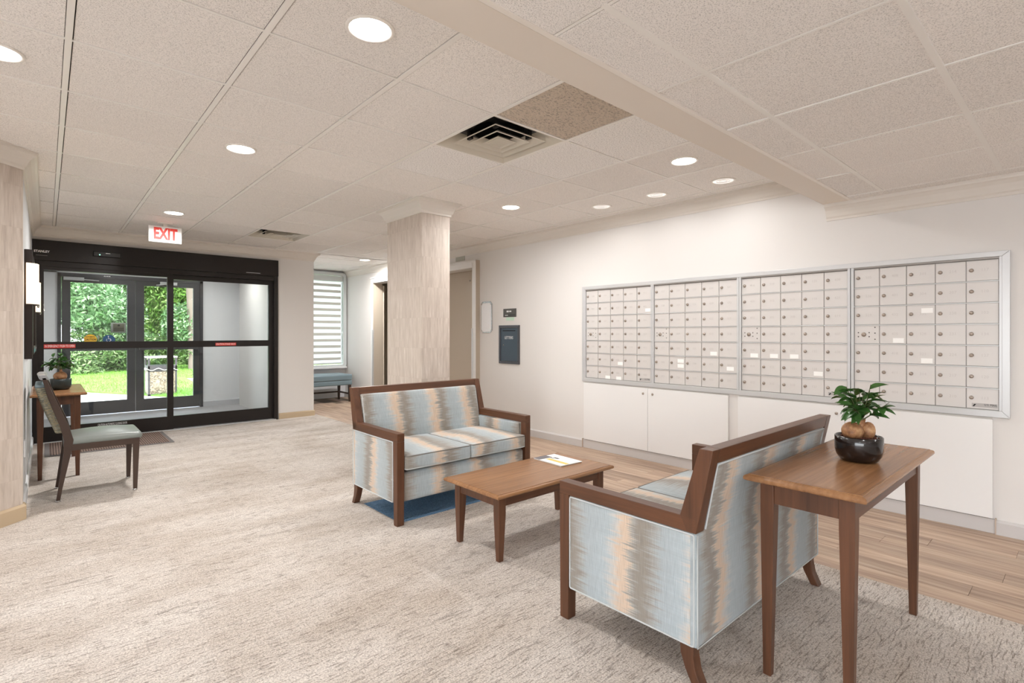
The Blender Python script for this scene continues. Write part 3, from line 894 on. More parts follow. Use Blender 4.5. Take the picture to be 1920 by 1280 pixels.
for k_, (xa_, xb_) in enumerate(((0.510, 0.575), (0.583, 0.650), (0.658, 0.735))):
    obj('small_print', MB().box(xa_, xb_, FY-0.001, FY, 0.117, 0.125).box(xa_, xb_-0.02, FY-0.001, FY, 0.103, 0.110), WHITET, l1)
for i, (s_, hh, zz) in enumerate((('CAUTION AUTOMATIC CLOSING DOOR', 0.040, 0.155),)):
    t = text('lettering', s_, hh, WHITET, l1, (0.62, FY-0.001, zz), (PI/2,0,0), 0.0004)
    ws = max(v.co.x for v in t.data.vertices) - min(v.co.x for v in t.data.vertices); t.data.transform(Matrix.Scale((0.29-0.05*i)/ws, 4, (1,0,0)))
text('lettering', 'STANLEY', 0.036, WHITET, door1, (-0.035, D-0.0465, 2.225), (PI/2,0,0), 0.0005, sx=0.92, bold=0.001)
obj('name_line', MB().box(-0.085, 0.015, D-0.046, D-0.044, 2.178, 2.182), ALUD, door1)
obj('name_line', MB().box(2.14, 2.33, D-0.046, D-0.044, 2.150, 2.156), ALU, door1)
sen = obj('motion_sensor', MB().box(0.43, 0.70, D-0.075, D-0.045, 2.215, 2.275), BLACK, door1, 0.006)
obj('name_mark', MB().box(0.548, 0.592, D-0.0762, D-0.075, 2.254, 2.261), WHITET, sen)
obj('indicator_lamp', MB().lathe([(0.001,-0.004),(0.006,-0.002),(0.006,0.002)], (0.49, D-0.076, 2.235), 10, 'y'), plain('green_led', rgb(150,255,220), 0.4, emit=rgb(150,255,220), es=3), sen)
# round stickers on the upper left pane, sitting above the mid rail
GY = D + 0.005
def disc(par, cx, cz, r, mat, y):
    pts = [(cx+r*math.cos(2*PI*k/32), cz+r*math.sin(2*PI*k/32)) for k in range(32)]
    return obj('sticker', MB().prism(pts, 'y', y-0.001, y), mat, par)
s = disc(l1, 0.405, 1.205, 0.062, YELLOW, GY); s['label'] = 'round yellow caution sticker'
text('lettering', 'AUTOMATIC', 0.022, BLACK, l1, (0.405, GY-0.0015, 1.236), depth=0.0003, sx=0.72, bold=0.0005)
text('lettering', 'CAUTION', 0.034, BLACK, l1, (0.405, GY-0.0015, 1.203), depth=0.0003, sx=0.72, bold=0.001)
s = disc(l1, 0.585, 1.200, 0.062, BLUES, GY); s['label'] = 'round blue accessibility sticker'
wh = MB()
ring = [(0.580+0.020*math.cos(t), GY-0.0018, 1.196+0.020*math.sin(t)) for t in [math.radians(q) for q in range(130, 400, 18)]]
wh.tube(ring, 0.0025, 6)
wh.tube([(0.578, GY-0.0018, 1.232), (0.580, GY-0.0018, 1.212), (0.598, GY-0.0018, 1.212), (0.606, GY-0.0018, 1.190)], 0.003, 6)
wh.lathe([(0.0005,-0.002),(0.0055,-0.001),(0.0055,0)], (0.578, GY-0.001, 1.241), 10, 'y')
obj('wheelchair_symbol', wh, WHITET, l1)

# vestibule shell and outer doors
VY = 10.43
struct('wall_vestibule', MB().box(-0.42, -0.035, 8.32, VY+0.12, 0, 2.6).box(-0.42, 0.13, VY, VY+0.12, 0, 2.6).box(2.052, 2.72, VY, VY+0.12, 0, 2.6)
       .box(2.715, 2.84, 8.25, VY+0.12, 0, 2.6).box(-0.42, 2.84, VY, VY+0.12, 2.20, 2.6).box(2.58, 2.72, 8.24, 8.30, 0, 2.6), VESTW)
struct('ceiling', MB().box(-0.42, 2.84, 8.32, VY+0.12, 2.45, 2.55), VESTW)
baseb('baseboard_vestibule', [(2.715, 8.30), (2.715, VY), (2.056, VY)], plain('vestibule_base_paint', rgb(190,190,194), 0.5), 0.10, 0.02)
VESTFILL = [(0.9, 9.3), (2.0, 9.3)]
obj('outlet_plate', MB().box(2.707, 2.715, 9.93, 10.0, 0.24, 0.36), FROST, bpy.data.objects['wall_vestibule'], 0.001)
door2 = thing('door_2', None, None); door2['kind'] = 'structure'; door2['label'] = 'grey framed double glass doors leading outside'
obj('jamb', MB().box(0.13, 0.175, VY-0.03, VY+0.09, 0, 2.20), OUTERM, door2, 0.002)
obj('jamb', MB().box(2.005, 2.052, VY-0.03, VY+0.09, 0, 2.20), OUTERM, door2, 0.002)
obj('head_rail', MB().box(0.13, 2.052, VY-0.03, VY+0.09, 2.14, 2.20), OUTERM, door2, 0.002)
la = leaf('door_leaf', 0.178, 1.088, (0.281, 0.978), VY-0.02, VY+0.025, zt=2.138, mid=None, mat=OUTERM, par=door2, gz=(0.215, 2.062), lab='left outer leaf')
lb = leaf('door_leaf', 1.092, 2.002, (1.205, 1.905), VY-0.02, VY+0.025, zt=2.138, mid=None, mat=OUTERM, par=door2, gz=(0.205, 2.062), lab='right outer leaf')
for L_, xa, xb in ((la, 0.22, 1.04), (lb, 1.14, 1.96)):
    obj('push_bar', MB().box(xa, xb, VY-0.075, VY-0.045, 1.01, 1.07).box(xa, xa+0.05, VY-0.05, VY-0.018, 1.01, 1.07).box(xb-0.05, xb, VY-0.05, VY-0.018, 1.01, 1.07), OUTERM, L_, 0.003)
ps = obj('sticker', MB().box(0.772, 0.965, VY+0.008, VY+0.010, 1.29, 1.45), PAPER, la)
obj('sticker_panel', MB().box(0.80, 0.945, VY+0.007, VY+0.0082, 1.31, 1.435), plain('tan_panel', rgb(168,160,140), 0.6), la)
obj('sticker_emblem', MB().lathe([(0.0005,-0.001),(0.016,0.0)], (0.873, VY+0.0065, 1.408), 12, 'y'), BLACK, la)
for q in range(3): obj('sticker_line', MB().box(0.81, 0.935, VY+0.0062, VY+0.0069, 1.36-0.018*q, 1.366-0.018*q), BLACK, la)
ca = MB().tube([(0.30, VY-0.03, 2.125), (0.42, VY-0.16, 2.10), (0.62, VY-0.05, 2.10)], 0.009, 6)
ca.box(0.20, 0.44, VY-0.07, VY-0.02, 2.09, 2.138)
obj('door_closer', ca, ALU, la)
cb = MB().tube([(1.55, VY-0.03, 2.125), (1.44, VY-0.18, 2.08), (1.37, VY-0.06, 2.08)], 0.009, 6); cb.box(1.42, 1.66, VY-0.07, VY-0.02, 2.09, 2.138)
obj('door_closer', cb, ALU, lb)

# ------------------------------------------------------------------ outdoors
struct('floor', MB().box(-12, 14, VY+0.12, 18, -0.12, -0.01), PAVE)
lw = MB().prism([(-14, 22.0), (-14, 18.5), (-3.5, 18.0), (0.45, 15.1), (1.95, 12.35), (2.6, 11.4), (3.0, 17.5), (26, 17.5), (26, 60), (-14, 60)], 'z', -0.10, 0.02)  # shaped to stay off the alcove side, keeping green bounce from the blind
tag(obj('lawn', lw, LAWN), 'bright green lawn beyond the glass entrance', 'lawn', kind='structure')
gb = MB(); vv = []; ff = []
def inlawn(x, y):
    if y > 18.2: return True
    if x < 0.45: return y > 15.1 + (0.45-x)*0.75
    if x < 1.95: return y > 15.1 - (x-0.45)*1.8333
    if x > 2.7: return y > 17.6
    return y > 12.3
for k in range(26000):
    yq = 12.0 + (random.random()**1.6)*12; xq = random.uniform(-1.5, 8.5)
    if not inlawn(xq, yq): continue
    h = random.uniform(0.03, 0.075); w = 0.006+0.0006*(yq-12); a_ = random.random()*PI
    dx, dy = math.cos(a_)*w, math.sin(a_)*w; lx, ly = random.uniform(-.03,.03), random.uniform(-.03,.03)
    o = len(vv); vv += [(xq-dx, yq-dy, 0.015), (xq+dx, yq+dy, 0.015), (xq+lx, yq+ly, 0.015+h)]; ff.append((o, o+1, o+2))
tag(obj('grass_blades', gb.add(vv, ff), GRASSB), 'short grass blades on the lawn outside the doors', 'grass', kind='stuff')

def leafcloud(n, cx, cy_, cz, rx, ry, rz, size, lumps=9, front=True):
    mb = MB(); vv = []; ff = []
    L_ = [(random.gauss(0, .45), random.gauss(0, .45), random.gauss(0, .45), random.uniform(.35, .7)) for _ in range(lumps)]
    for k in range(n):
        l = random.choice(L_)
        d = Vector((random.gauss(0,1), random.gauss(0,1), random.gauss(0,1))).normalized() * l[3] * random.uniform(0.72, 1.04)
        p = Vector((cx + rx*(l[0]+d.x), cy_ + ry*(l[1]+d.y), cz + rz*(l[2]+d.z)))
        if p.z < 0.05: p.z = random.uniform(0.05, 0.6)
        s_ = size * random.uniform(0.6, 1.3)
        nrm = (d + Vector((random.gauss(0,.5), random.gauss(0,.5)-0.2, random.gauss(0,.5)+0.5))).normalized()
        u_ = nrm.orthogonal().normalized(); w_ = nrm.cross(u_)
        t = random.random()*2*PI; u2 = u_*math.cos(t)+w_*math.sin(t); w2 = nrm.cross(u2)
        o = len(vv)
        vv += [tuple(p - u2*s_), tuple(p + w2*s_*0.38 + nrm*s_*0.12), tuple(p + u2*s_), tuple(p - w2*s_*0.38 + nrm*s_*0.12)]
        ff.append((o, o+1, o+2, o+3))
    return mb.add(vv, ff)
def tree(label, x, y, h, r, mat, n, size, trunk_r=0.08, low=0.35):
    t = thing('leafy_tree', label, 'tree', (x, y, 0), 0, 'trees across the lawn')
    tk = MB().tube([(0,0,-0.05), (0.06,0,h*0.3), (-0.04,0.05,h*0.6), (0.02,0,h*0.85)], [trunk_r*1.2, trunk_r, trunk_r*0.7, trunk_r*0.3], 8)
    obj('trunk', tk, BARK, t)
    obj('foliage', leafcloud(n, 0, 0, h*(0.5+low/4), r, r*0.8, h*0.46, size*0.62), mat, t)
    return t
tree('dark dense leafy tree filling the left outer door glass', 1.2, 24.5, 7.5, 2.0, TREEA, 34000, 0.15)
tree('dark leafy tree left of the one filling the left outer door glass', -4.2, 25.5, 8.0, 2.8, TREEA, 8000, 0.22)
tree('bright green tree behind the litter bin, right of the door mullion', 4.7, 25.0, 7.5, 1.9, TREEB, 34000, 0.14)
tree('mid green tree set back between the dark tree and the bright one', 3.0, 28.8, 8.0, 2.8, TREEA, 30000, 0.17)
tree('bright leafy tree to the right of the pale trunk', 9.5, 27.0, 8.0, 3.0, TREEB, 8000, 0.22)
tag(obj('bare_trunk', MB().tube([(3.98, 21.5, -0.05), (3.93, 21.5, 1.2), (3.86, 21.5, 2.6), (3.76, 21.5, 4.2)], [0.20, 0.16, 0.14, 0.12], 12), BARK), 'pale bare tree trunk at the right edge of the view through the doors', 'tree trunk')
tree('tall bushy thicket in front of the dark tree, left outer door', 1.3, 22.9, 3.6, 1.7, TREEA, 16000, 0.13, 0.03)
tree('tall bushy thicket between the dark tree and the bright tree', 3.1, 26.2, 4.4, 1.7, TREEB, 14000, 0.14, 0.03)
tree('tall thicket at the left end behind the left outer door', -0.6, 27.2, 5.0, 2.0, TREEA, 12000, 0.16, 0.03)
tree('wide thicket behind the pale trunk', 5.6, 28.4, 5.0, 2.0, TREEB, 12000, 0.16, 0.03)
for i, (bx_, by_, n_) in enumerate(((0.9, 21.6, 3600), (3.1, 22.3, 4200), (5.4, 22.0, 3600), (-2.0, 21.8, 1600), (9.5, 22.5, 1600))):
    tag(obj('shrub', leafcloud(n_, bx_, by_, 0.62, 1.5, 0.7, 0.62, 0.075, 8), BUSH), ['low shrub at the foot of the dark tree', 'low shrub right of the first, behind the litter bin', 'low shrub beside the pale trunk', 'low shrub at the far left of the lawn edge', 'low shrub at the far right of the lawn edge'][i], 'shrub', 'shrubs along the lawn edge')

# litter bin
bin_ = thing('litter_bin', 'square litter bin with pebble panels and dark open hood outside the doors', 'bin', (1.82, 13.22, -0.01), 0)
W2 = 0.255
CASE = plain('brown_bin_plastic', rgb(70,66,68), 0.5)
cm_ = MB()
for sx_ in (-1, 1):
    for sy_ in (-1, 1):
        cm_.box(sx_*W2, sx_*(W2-0.035), sy_*W2, sy_*(W2-0.035), 0.0, 0.80)
cm_.box(-W2, W2, -W2, W2, 0.0, 0.04).box(-W2, W2, -W2, W2, 0.50, 0.62)
obj('frame', cm_, CASE, bin_, 0.004)
obj('stone_panel', MB().box(-W2+0.03, W2-0.03, -W2+0.008, -W2+0.03, 0.04, 0.50), AGG, bin_)
obj('stone_panel', MB().box(-W2+0.008, -W2+0.03, -W2+0.03, W2-0.03, 0.04, 0.50), AGG, bin_)
obj('stone_panel', MB().box(W2-0.03, W2-0.008, -W2+0.03, W2-0.03, 0.04, 0.50), AGG, bin_)
PALEP = plain('pale_plastic_rim', rgb(166,160,156), 0.5)
obj('wavy_rim', MB().tube([(-W2-0.01 + 2*(W2+0.01)*k/20, -W2-0.012, 0.545+0.022*math.sin(k*0.75+2.6)) for k in range(21)], 0.011, 6).tube([(-W2-0.012, -W2+2*W2*k/20, 0.545+0.02*math.sin(k*0.75)) for k in range(21)], 0.011, 6), PALEP, bin_)
obj('hood', MB().box(-W2-0.01, W2+0.01, -W2-0.01, W2+0.01, 0.775, 0.81), PALEP, bin_, 0.012)

# ------------------------------------------------------------------ mailboxes
LOCKM = plain('lock_brass', rgb(168,156,146), 0.35, metal=0.7)
mfr = thing('mailbox_surround', 'long satin aluminium surround framing the four mailbox banks', 'frame', (WX, 0, 0))
z0, z1, ya, yb = 0.742, 1.800, 0.356, 3.850
zi0, zi1, yi0, yi1 = 0.785, 1.765, 0.395, 3.815
def mitre(name, q):  # q: list of 4 (y,z)
    v = [(-0.022, p[0], p[1]) for p in q] + [(0.0, p[0], p[1]) for p in q]
    return obj(name, MB().add(v, [(0,1,2,3),(7,6,5,4),(0,4,5,1),(1,5,6,2),(2,6,7,3),(3,7,4,0)]), ALU, mfr, 0.0025)
mitre('top_rail', [(ya,z1),(yb,z1),(yi1,zi1),(yi0,zi1)]); mitre('bottom_rail', [(ya,z0),(yi0,zi0),(yi1,zi0),(yb,z0)])
mitre('side_rail', [(ya,z0),(ya,z1),(yi0,zi1),(yi0,zi0)]); mitre('side_rail', [(yb,z0),(yi1,zi0),(yi1,zi1),(yb,z1)])
banks = [('first bank of mailboxes from the right, below it the wall cabinet end', 0.398, 1.215),
         ('second bank of mailboxes from the right', 1.236, 2.062),
         ('third bank of mailboxes from the right', 2.080, 2.935),
         ('leftmost bank of mailboxes, nearest the letters slot', 2.952, 3.812)]
DW, DH = 0.155, 0.128
lockmesh = MB().lathe([(0.0005,-0.010),(0.0095,-0.010),(0.0105,-0.007),(0.0125,-0.002),(0.0125,0.0)], (0,0,0), 14, 'x').box(-0.0112, -0.0098, -0.0012, 0.0012, -0.005, 0.005).mesh('lock'); lockmesh.materials.append(LOCKM)
holemesh = MB().lathe([(0.0005,-0.0012),(0.0042,-0.0012),(0.0042,0)], (0,0,0), 10, 'x').mesh('rivet'); holemesh.materials.append(plain('rivet_dark', rgb(60,54,50), 0.5))
labelmesh = MB().box(-0.0012, 0, -0.032, 0.032, -0.017, 0.017).mesh('paper_label'); labelmesh.materials.append(PAPER)
doormeshes = {}
notes = {3: [(2.997,1.513),(3.336,0.962),(3.482,0.807),(3.357,0.800)], 2: [(2.636,1.015),(2.636,0.968),(2.306,1.095),(2.153,0.965)],
         1: [(1.943,1.09),(1.781,1.09),(1.624,1.091),(1.448,0.961)], 0: [(0.771,1.434),(0.933,1.227),(0.773,1.089)]}
num = {}
bl_labels = ['rightmost mailbox bank, five columns of white doors, above the cabinet end', 'mailbox bank second from the right, behind the end table plant',
             'mailbox bank third from the right, second from the left', 'leftmost mailbox bank, nearest the blue-grey letters slot']
for bi, (lab, y0, y1) in enumerate(banks):
    bk = thing('mailbox_bank', bl_labels[bi], 'mailboxes', (WX, 0, 0), 0, 'mailbox banks in the wall')
    g = 0.010
    fr = MB()
    obj('bank_stile', MB().box(-0.020, 0, y0-0.008, y0+g, zi0, zi1), ALU, bk, 0.002)
    obj('bank_stile', MB().box(-0.020, 0, y1-g, y1+0.008, zi0, zi1), ALU, bk, 0.002)
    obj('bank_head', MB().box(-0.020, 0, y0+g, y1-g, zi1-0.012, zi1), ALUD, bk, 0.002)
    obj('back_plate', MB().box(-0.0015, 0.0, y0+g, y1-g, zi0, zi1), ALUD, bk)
    cw = (y1-y0-2*g)/5; rh = (zi1-0.012-zi0)/7
    key = round(cw, 4)
    if key not in doormeshes:
        dm = MB().box(-0.0075, -0.001, -cw/2+0.0022, cw/2-0.0022, -rh/2+0.004, rh/2-0.003).mesh('mailbox_door', 0.0016, 1)
        dm.materials.append(BOXM); doormeshes[key] = dm
    for r_ in range(1, 7):
        zz = zi0 + rh*r_
        obj('shelf_strip', MB().box(-0.0125, -0.001, y0+g, y1-g, zz-0.0042, zz+0.0022), ALU, bk, 0.001)
    for r_ in range(7):
        for c_ in range(5):
            yc = y1 - g - cw*(c_+0.5); zc = zi0 + rh*(r_+0.5)
            d = link('mailbox_door', doormeshes[key], None, bk, (0, yc, zc))
            if r_ == 3 and c_ == 0:
                link('lock', lockmesh, None, d, (-0.0075, 0.018, 0.0)).scale = (1, 1.3, 1.3)
                for py, pz in ((0.052,0.014),(0.052,-0.016),(-0.016,0.014),(-0.016,-0.016),(-0.052,0.052),(-0.052,0.010),(-0.052,-0.035)):
                    link('rivet', holemesh, None, d, (-0.0075, py, pz))
                continue
            link('lock', lockmesh, None, d, (-0.0075, cw/2-0.026, 0.004))
            s_ = str(100*(1+(bi*5+4-c_) % 6) + (7*r_ + 3*c_ + bi*11) % 38 + 1)
            if s_ not in num:
                cu = text('number', s_, 0.026, FAINT, None, (0,0,0), (PI/2,0,-PI/2), 0.0003); num[s_] = cu.data; bpy.data.objects.remove(cu)
            link('number', num[s_], None, d, (-0.0078, -0.012, 0.004), (PI/2, 0, -PI/2))
            for (ny, nz) in notes[bi]:
                if abs(ny-yc) < cw/2 and abs(nz-zc) < rh/2:
                    link('paper_label', labelmesh, None, d, (-0.0078, max(-cw/2+0.034, min(cw/2-0.034, ny-yc)), max(-rh/2+0.02, min(rh/2-0.02, nz-zc))))
            if r_ == 0 and c_ == 4 and bi != 2:
                pl_ = obj('name_plate', MB().box(-0.0086, -0.0076, -0.072, 0.052, -0.055, -0.030), plain('grey_name_plate', rgb(176,172,170), 0.5), d)
                text('lettering', 'U.S. MAIL', 0.019, BLACK, d, (-0.0090, -0.040, -0.038), (PI/2,0,-PI/2), 0.0003, sx=0.8)
                obj('maker_mark', MB().hexa([(-0.0092,0.048,-0.052),(-0.0088,0.048,-0.052),(-0.0088,0.040,-0.052),(-0.0092,0.040,-0.052)], [(-0.0092,0.040,-0.036),(-0.0088,0.040,-0.036),(-0.0088,0.030,-0.036),(-0.0092,0.030,-0.036)]), BLACK, d)
# cabinets under the mailboxes
def cabinet(label, y0, y1, seam, locks):
    cb_ = thing('wall_cabinet', label, 'cabinet', (WX, 0, 0))
    obj('carcass', MB().box(-0.006, 0, y0+0.003, y1-0.003, 0.105, 0.738), plain('cabinet_carcass', rgb(206,200,194), 0.5), cb_)
    for k, (p, q) in enumerate(((y0, seam-0.0018), (seam+0.0018, y1))):
        dd = obj('door', MB().box(-0.024, -0.006, p, q, 0.098, 0.728), WHITEP, cb_, 0.0012)
        for (ly, lz) in locks:
            if p < ly < q: obj('door_lock', MB().lathe([(0.0005,-0.031),(0.010,-0.031),(0.0115,-0.026),(0.0115,-0.023)], (0, ly, lz), 14, 'x'), LOCKM, dd)
    return cb_
cabinet('white two-door wall cabinet on the left, below the mailboxes', 2.165, 3.825, 2.992, [(3.045,0.672),(2.935,0.672)])
cabinet('white two-door wall cabinet on the right, below the mailboxes', 0.437, 2.078, 1.262, [(1.318,0.668),(1.205,0.668)])
obj('toe_board', MB().box(WX-0.012, WX, 0.425, 3.845, 0.0, 0.092), BASE, bpy.data.objects['baseboard_right'], 0.002)
obj('end_cap', MB().box(WX-0.024, WX, 3.845, 3.852, 0.0, 0.10).box(WX-0.024, WX, 0.42, 0.427, 0, 0.10), plain('end_cap_tan', rgb(186,170,156), 0.6), bpy.data.objects['baseboard_right'])

# letters slot, sign, wall plaque
lt = thing('letter_slot_box', 'slate blue metal letters drop box set in the wall', 'mail slot', (WX, 0, 0))
obj('rim', MB().box(-0.018, 0, 4.904, 5.303, 0.882, 0.915).box(-0.018, 0, 4.904, 5.303, 1.352, 1.385).box(-0.018, 0, 4.904, 4.937, 0.915, 1.352).box(-0.018, 0, 5.270, 5.303, 0.915, 1.352), LETTERF, lt, 0.002)
fp = obj('door', MB().box(-0.012, 0, 4.940, 5.267, 0.918, 1.349), LETTERB, lt, 0.002)
obj('slot', MB().box(-0.0128, -0.0118, 4.98, 5.23, 1.308, 1.320), DARKHOLE, fp)
obj('keyhole', MB().lathe([(0.0005,-0.015),(0.009,-0.015),(0.009,-0.011)], (0, 5.215, 1.125), 12, 'x'), CHROME, fp)
text('lettering', 'LETTERS', 0.052, WHITET, fp, (-0.013, 5.105, 1.222), (PI/2,0,-PI/2), 0.0004, sx=0.86)
sg = thing('wall_sign', 'small charcoal room sign above the letters drop box', 'sign', (WX, 0, 0))
obj('plate', MB().box(-0.008, 0, 4.972, 5.222, 1.492, 1.602), SIGNG, sg, 0.001)
obj('lettering', MB().box(-0.0088, -0.0078, 5.112, 5.155, 1.556, 1.577), WHITET, sg)
obj('lettering', MB().box(-0.0088, -0.0078, 5.062, 5.102, 1.558, 1.575), WHITET, sg)
obj('name_strip', MB().box(-0.010, -0.008, 4.99, 5.205, 1.506, 1.528), plain('dark_strip', rgb(58,56,54), 0.4), sg)
obj('lettering', MB().box(-0.0106, -0.0096, 5.125, 5.185, 1.513, 1.520), WHITET, sg)
obj('card', MB().box(-0.006, 0, 5.015, 5.165, 1.446, 1.490), GREENL, sg)
pq = thing('wall_plaque', 'tall frosted eight-sided wall plaque with silver edge beside the door opening', 'plaque', (WX, 0, 0))
def octo(y0, y1, z0, z1, c_): return [(y0+c_,z0),(y1-c_,z0),(y1,z0+c_),(y1,z1-c_),(y1-c_,z1),(y0+c_,z1),(y0,z1-c_),(y0,z0+c_)]
obj('rim', MB().prism(octo(5.456,5.690,1.290,1.718,0.035), 'x', -0.012, 0), SILVER, pq)
obj('face', MB().prism(octo(5.468,5.678,1.302,1.694,0.030), 'x', -0.018, -0.011), FROST, pq, 0.003)

# ------------------------------------------------------------------ downlights
def area(name, par, loc, power, size=0.14, col=LAMP_COL, spread=170, rot=(0,0,0)):
    d = bpy.data.lights.new(name, 'AREA'); d.shape = 'DISK'; d.size = size; d.energy = power; d.color = col; d.spread = math.radians(spread)
    o = bpy.data.objects.new(name, d); C.objects.link(o); o.parent = par; o.location = loc; o.rotation_euler = rot
    return o
def downlight(label, x, y, z, on=True, power=None):
    t = thing('downlight', label, 'ceiling light', (x, y, z), 0, 'recessed ceiling downlights')
    obj('trim_ring', MB().lathe([(0.082,0.002),(0.098,0.002),(0.098,-0.004),(0.094,-0.007),(0.086,-0.007),(0.080,-0.001),(0.080,0.002)], n=36), TRIMW, t)
    obj('lens', MB().lathe([(0.0005,-0.0012),(0.081,-0.0012),(0.081,0.0025)], n=36), LENS if on else LENSD, t)
    if not on:
        for k, r_ in enumerate((0.030, 0.052)):
            obj('reflector_rib', MB().lathe([(r_-0.002,-0.001),(r_,-0.004),(r_+0.002,-0.001)], n=30), TRIMW, t)
    area('lamp', t, (0,0,-0.012), power if power is not None else (LAMP_W if on else WASH_W))
    return t
Z = CZ
ON = [('brightest downlight nearest the camera', 0.992, 1.982), ('downlight in the middle of the ceiling, left of the louvred vent', 0.983, 3.85), ('downlight near the exit sign', 0.989, 6.35),
      ('bright downlight beside the dropped soffit', 3.44, 1.984), ('bright downlight right of the column head', 3.424, 3.847), ('downlight in the window alcove', 4.03, 8.25), ('downlight cut by the left edge of the photo', -0.165, 3.235)]
for lab, x_, y_ in ON: downlight(lab, x_, y_, CZ-0.001, True, LAMP_W*(3.6 if y_ > 5 else 1.9 if y_ > 3.5 else 1.0))
for lab, x_, y_ in (('dim downlight by the mail wall, leftmost of three', 4.074, 3.237), ('dim downlight by the mail wall, middle of three', 4.10, 2.634), ('dim downlight by the mail wall, nearest the soffit', 4.13, 2.03)):
    downlight(lab, x_, y_, CZ-0.001, False)
for x_, y_ in ((-2.2, 3.0), (0.66, -0.8), (3.1, -0.8), (-1.8, -0.8), (0.66, -3.2), (3.1, -3.2), (-1.8, -3.2), (-3.4, 0.0)):
    downlight('added unseen fill downlight in the ceiling behind the camera', x_, y_, (LZ if y_ < 1.2 else CZ)-0.001, True)  # unseen lamps added out of view as general fill for the room

for x_, y_ in VESTFILL: downlight('added fill downlight in the vestibule ceiling, hidden above the sliding doors', x_, y_, 2.449, True, 11)  # unseen lamps added to brighten the vestibule

# ceiling air diffusers
def frustum(mb, c0, h0, c1, h1, t=0.0):
    v = [(-c0,-c0,h0),(c0,-c0,h0),(c0,c0,h0),(-c0,c0,h0),(-c1,-c1,h1),(c1,-c1,h1),(c1,c1,h1),(-c1,c1,h1)]
    mb.add(v, [(0,1,5,4),(1,2,6,5),(2,3,7,6),(3,0,4,7)])
    return mb
def diffuser(label, x, y):
    t = thing('air_diffuser', label, 'ceiling vent', (x, y, CZ), 0, 'square ceiling air diffusers')
    pan = MB()
    frustum(pan, 0.290, 0.000, 0.305, 0.000); frustum(pan, 0.290, 0.0, 0.185, 0.070); frustum(pan, 0.305, 0.0, 0.305, 0.02)
    obj('outer_cone', pan, DIFF, t)
    obj('duct_neck', MB().lathe([(0.262,0.069),(0.175,0.069),(0.175,0.20),(0.001,0.20)], n=32, smooth=False), DUCT, t)
    for k, (c0, h0, c1, h1) in enumerate(((0.215, 0.000, 0.140, 0.045), (0.142, -0.002, 0.085, 0.035), (0.080, -0.004, 0.050, 0.018))):
        r = MB(); frustum(r, c0, h0, c1, h1); frustum(r, c0-0.012, h0, c1-0.008, h1); frustum(r, c0, h0, c0-0.012, h0); frustum(r, c1, h1, c1-0.008, h1)
        obj('louvre_ring', r, DIFF, t)
    obj('centre_plate', MB().box(-0.056,0.056,-0.056,0.056,0.0,0.010), DIFF, t, 0.002)
    for sx_, sy_ in ((1,1),(1,-1),(-1,1),(-1,-1)):
        obj('bracket', MB().box(sx_*0.13, sx_*0.15, sy_*0.13-0.02, sy_*0.13+0.02, 0.02, 0.09), DUCT, t)
    return t
diffuser('large square louvred air diffuser beside the coarse darker ceiling tile', TX0+TXS*3.5, TY0+TYS*0.5)
diffuser('square louvred air diffuser above the right side of the entrance', TX0+TXS*3.5, TY0+TYS*7.5)

# exit sign
ex = thing('exit_sign', 'white exit sign with red letters hanging before the entrance', 'sign', (1.005, 7.0, 2.39), 0)
obj('housing', MB().box(-0.157, 0.157, -0.02, 0.02, -0.090, 0.088), EXITW, ex, 0.004)
t = text('lettering', 'EXIT', 0.175, RED, ex, (0, -0.0215, 0.0), (PI/2,0,0), 0.0008, bold=0.007)
ws = max(v.co.x for v in t.data.vertices) - min(v.co.x for v in t.data.vertices); hs = max(v.co.y for v in t.data.vertices) - min(v.co.y for v in t.data.vertices)
t.data.transform(Matrix.Diagonal((0.225/ws, 0.132/hs, 1, 1)))
obj('canopy', MB().box(-0.075, 0.075, -0.03, 0.03, 0.118, 0.136).box(-0.02, 0.02, -0.012, 0.012, 0.085, 0.12), TRIMW, ex, 0.002)

# sconces and mirror on the left wall
SCOB = plain('dark_bronze_plate', rgb(40,30,26), 0.35, metal=0.3)
def sconce(label, y):
    t = thing('wall_sconce', label, 'wall lamp', (-0.12, y, 0), 0, 'sconces on the left wall')
    obj('back_plate', MB().box(0, 0.046, -0.055, 0.055, 1.085, 1.905), SCOB, t, 0.003)
    sh = MB(); pts = []
    for k in range(17):
        a_ = PI*k/16; pts.append((0.012+0.070*math.sin(a_), -0.100*math.cos(a_)))
    v = [(p[0], p[1], 1.495) for p in pts] + [(p[0], p[1], 1.80) for p in pts]
    v += [(p[0]*0.97, p[1]*0.97, 1.495) for p in pts] + [(p[0]*0.97, p[1]*0.97, 1.80) for p in pts]
    n_ = len(pts); f = []
    for k in range(n_-1):
        f += [(k, k+1, n_+k+1, n_+k), (2*n_+k, 3*n_+k, 3*n_+k+1, 2*n_+k+1), (k, 2*n_+k, 2*n_+k+1, k+1), (n_+k, n_+k+1, 3*n_+k+1, 3*n_+k)]
    sh.add(v, f, True)
    obj('lamp_shade', sh, SHADE, t)
    obj('shade_ring', MB().tube([(p[0], p[1], 1.492) for p in pts], 0.005, 6), SCOB, t)
    obj('finial', MB().lathe([(0.001,1.470),(0.007,1.474),(0.007,1.486),(0.003,1.492)], (0.078, 0, 0), 10), CHROME, t)
    d = bpy.data.lights.new('lamp', 'POINT'); d.energy = 5; d.color = (1, .78, .55); d.shadow_soft_size = 0.04
    o = bpy.data.objects.new('lamp', d); C.objects.link(o); o.parent = t; o.location = (0.062, 0, 1.65)
    return t
sconce('near wall sconce with linen half-round shade beside the stone pier', 5.36)
sconce('far wall sconce with linen half-round shade next to the entrance', 7.28)
mi = thing('wall_mirror', 'tall dark framed mirror above the console table on the left wall', 'mirror', (-0.12, 0, 0))
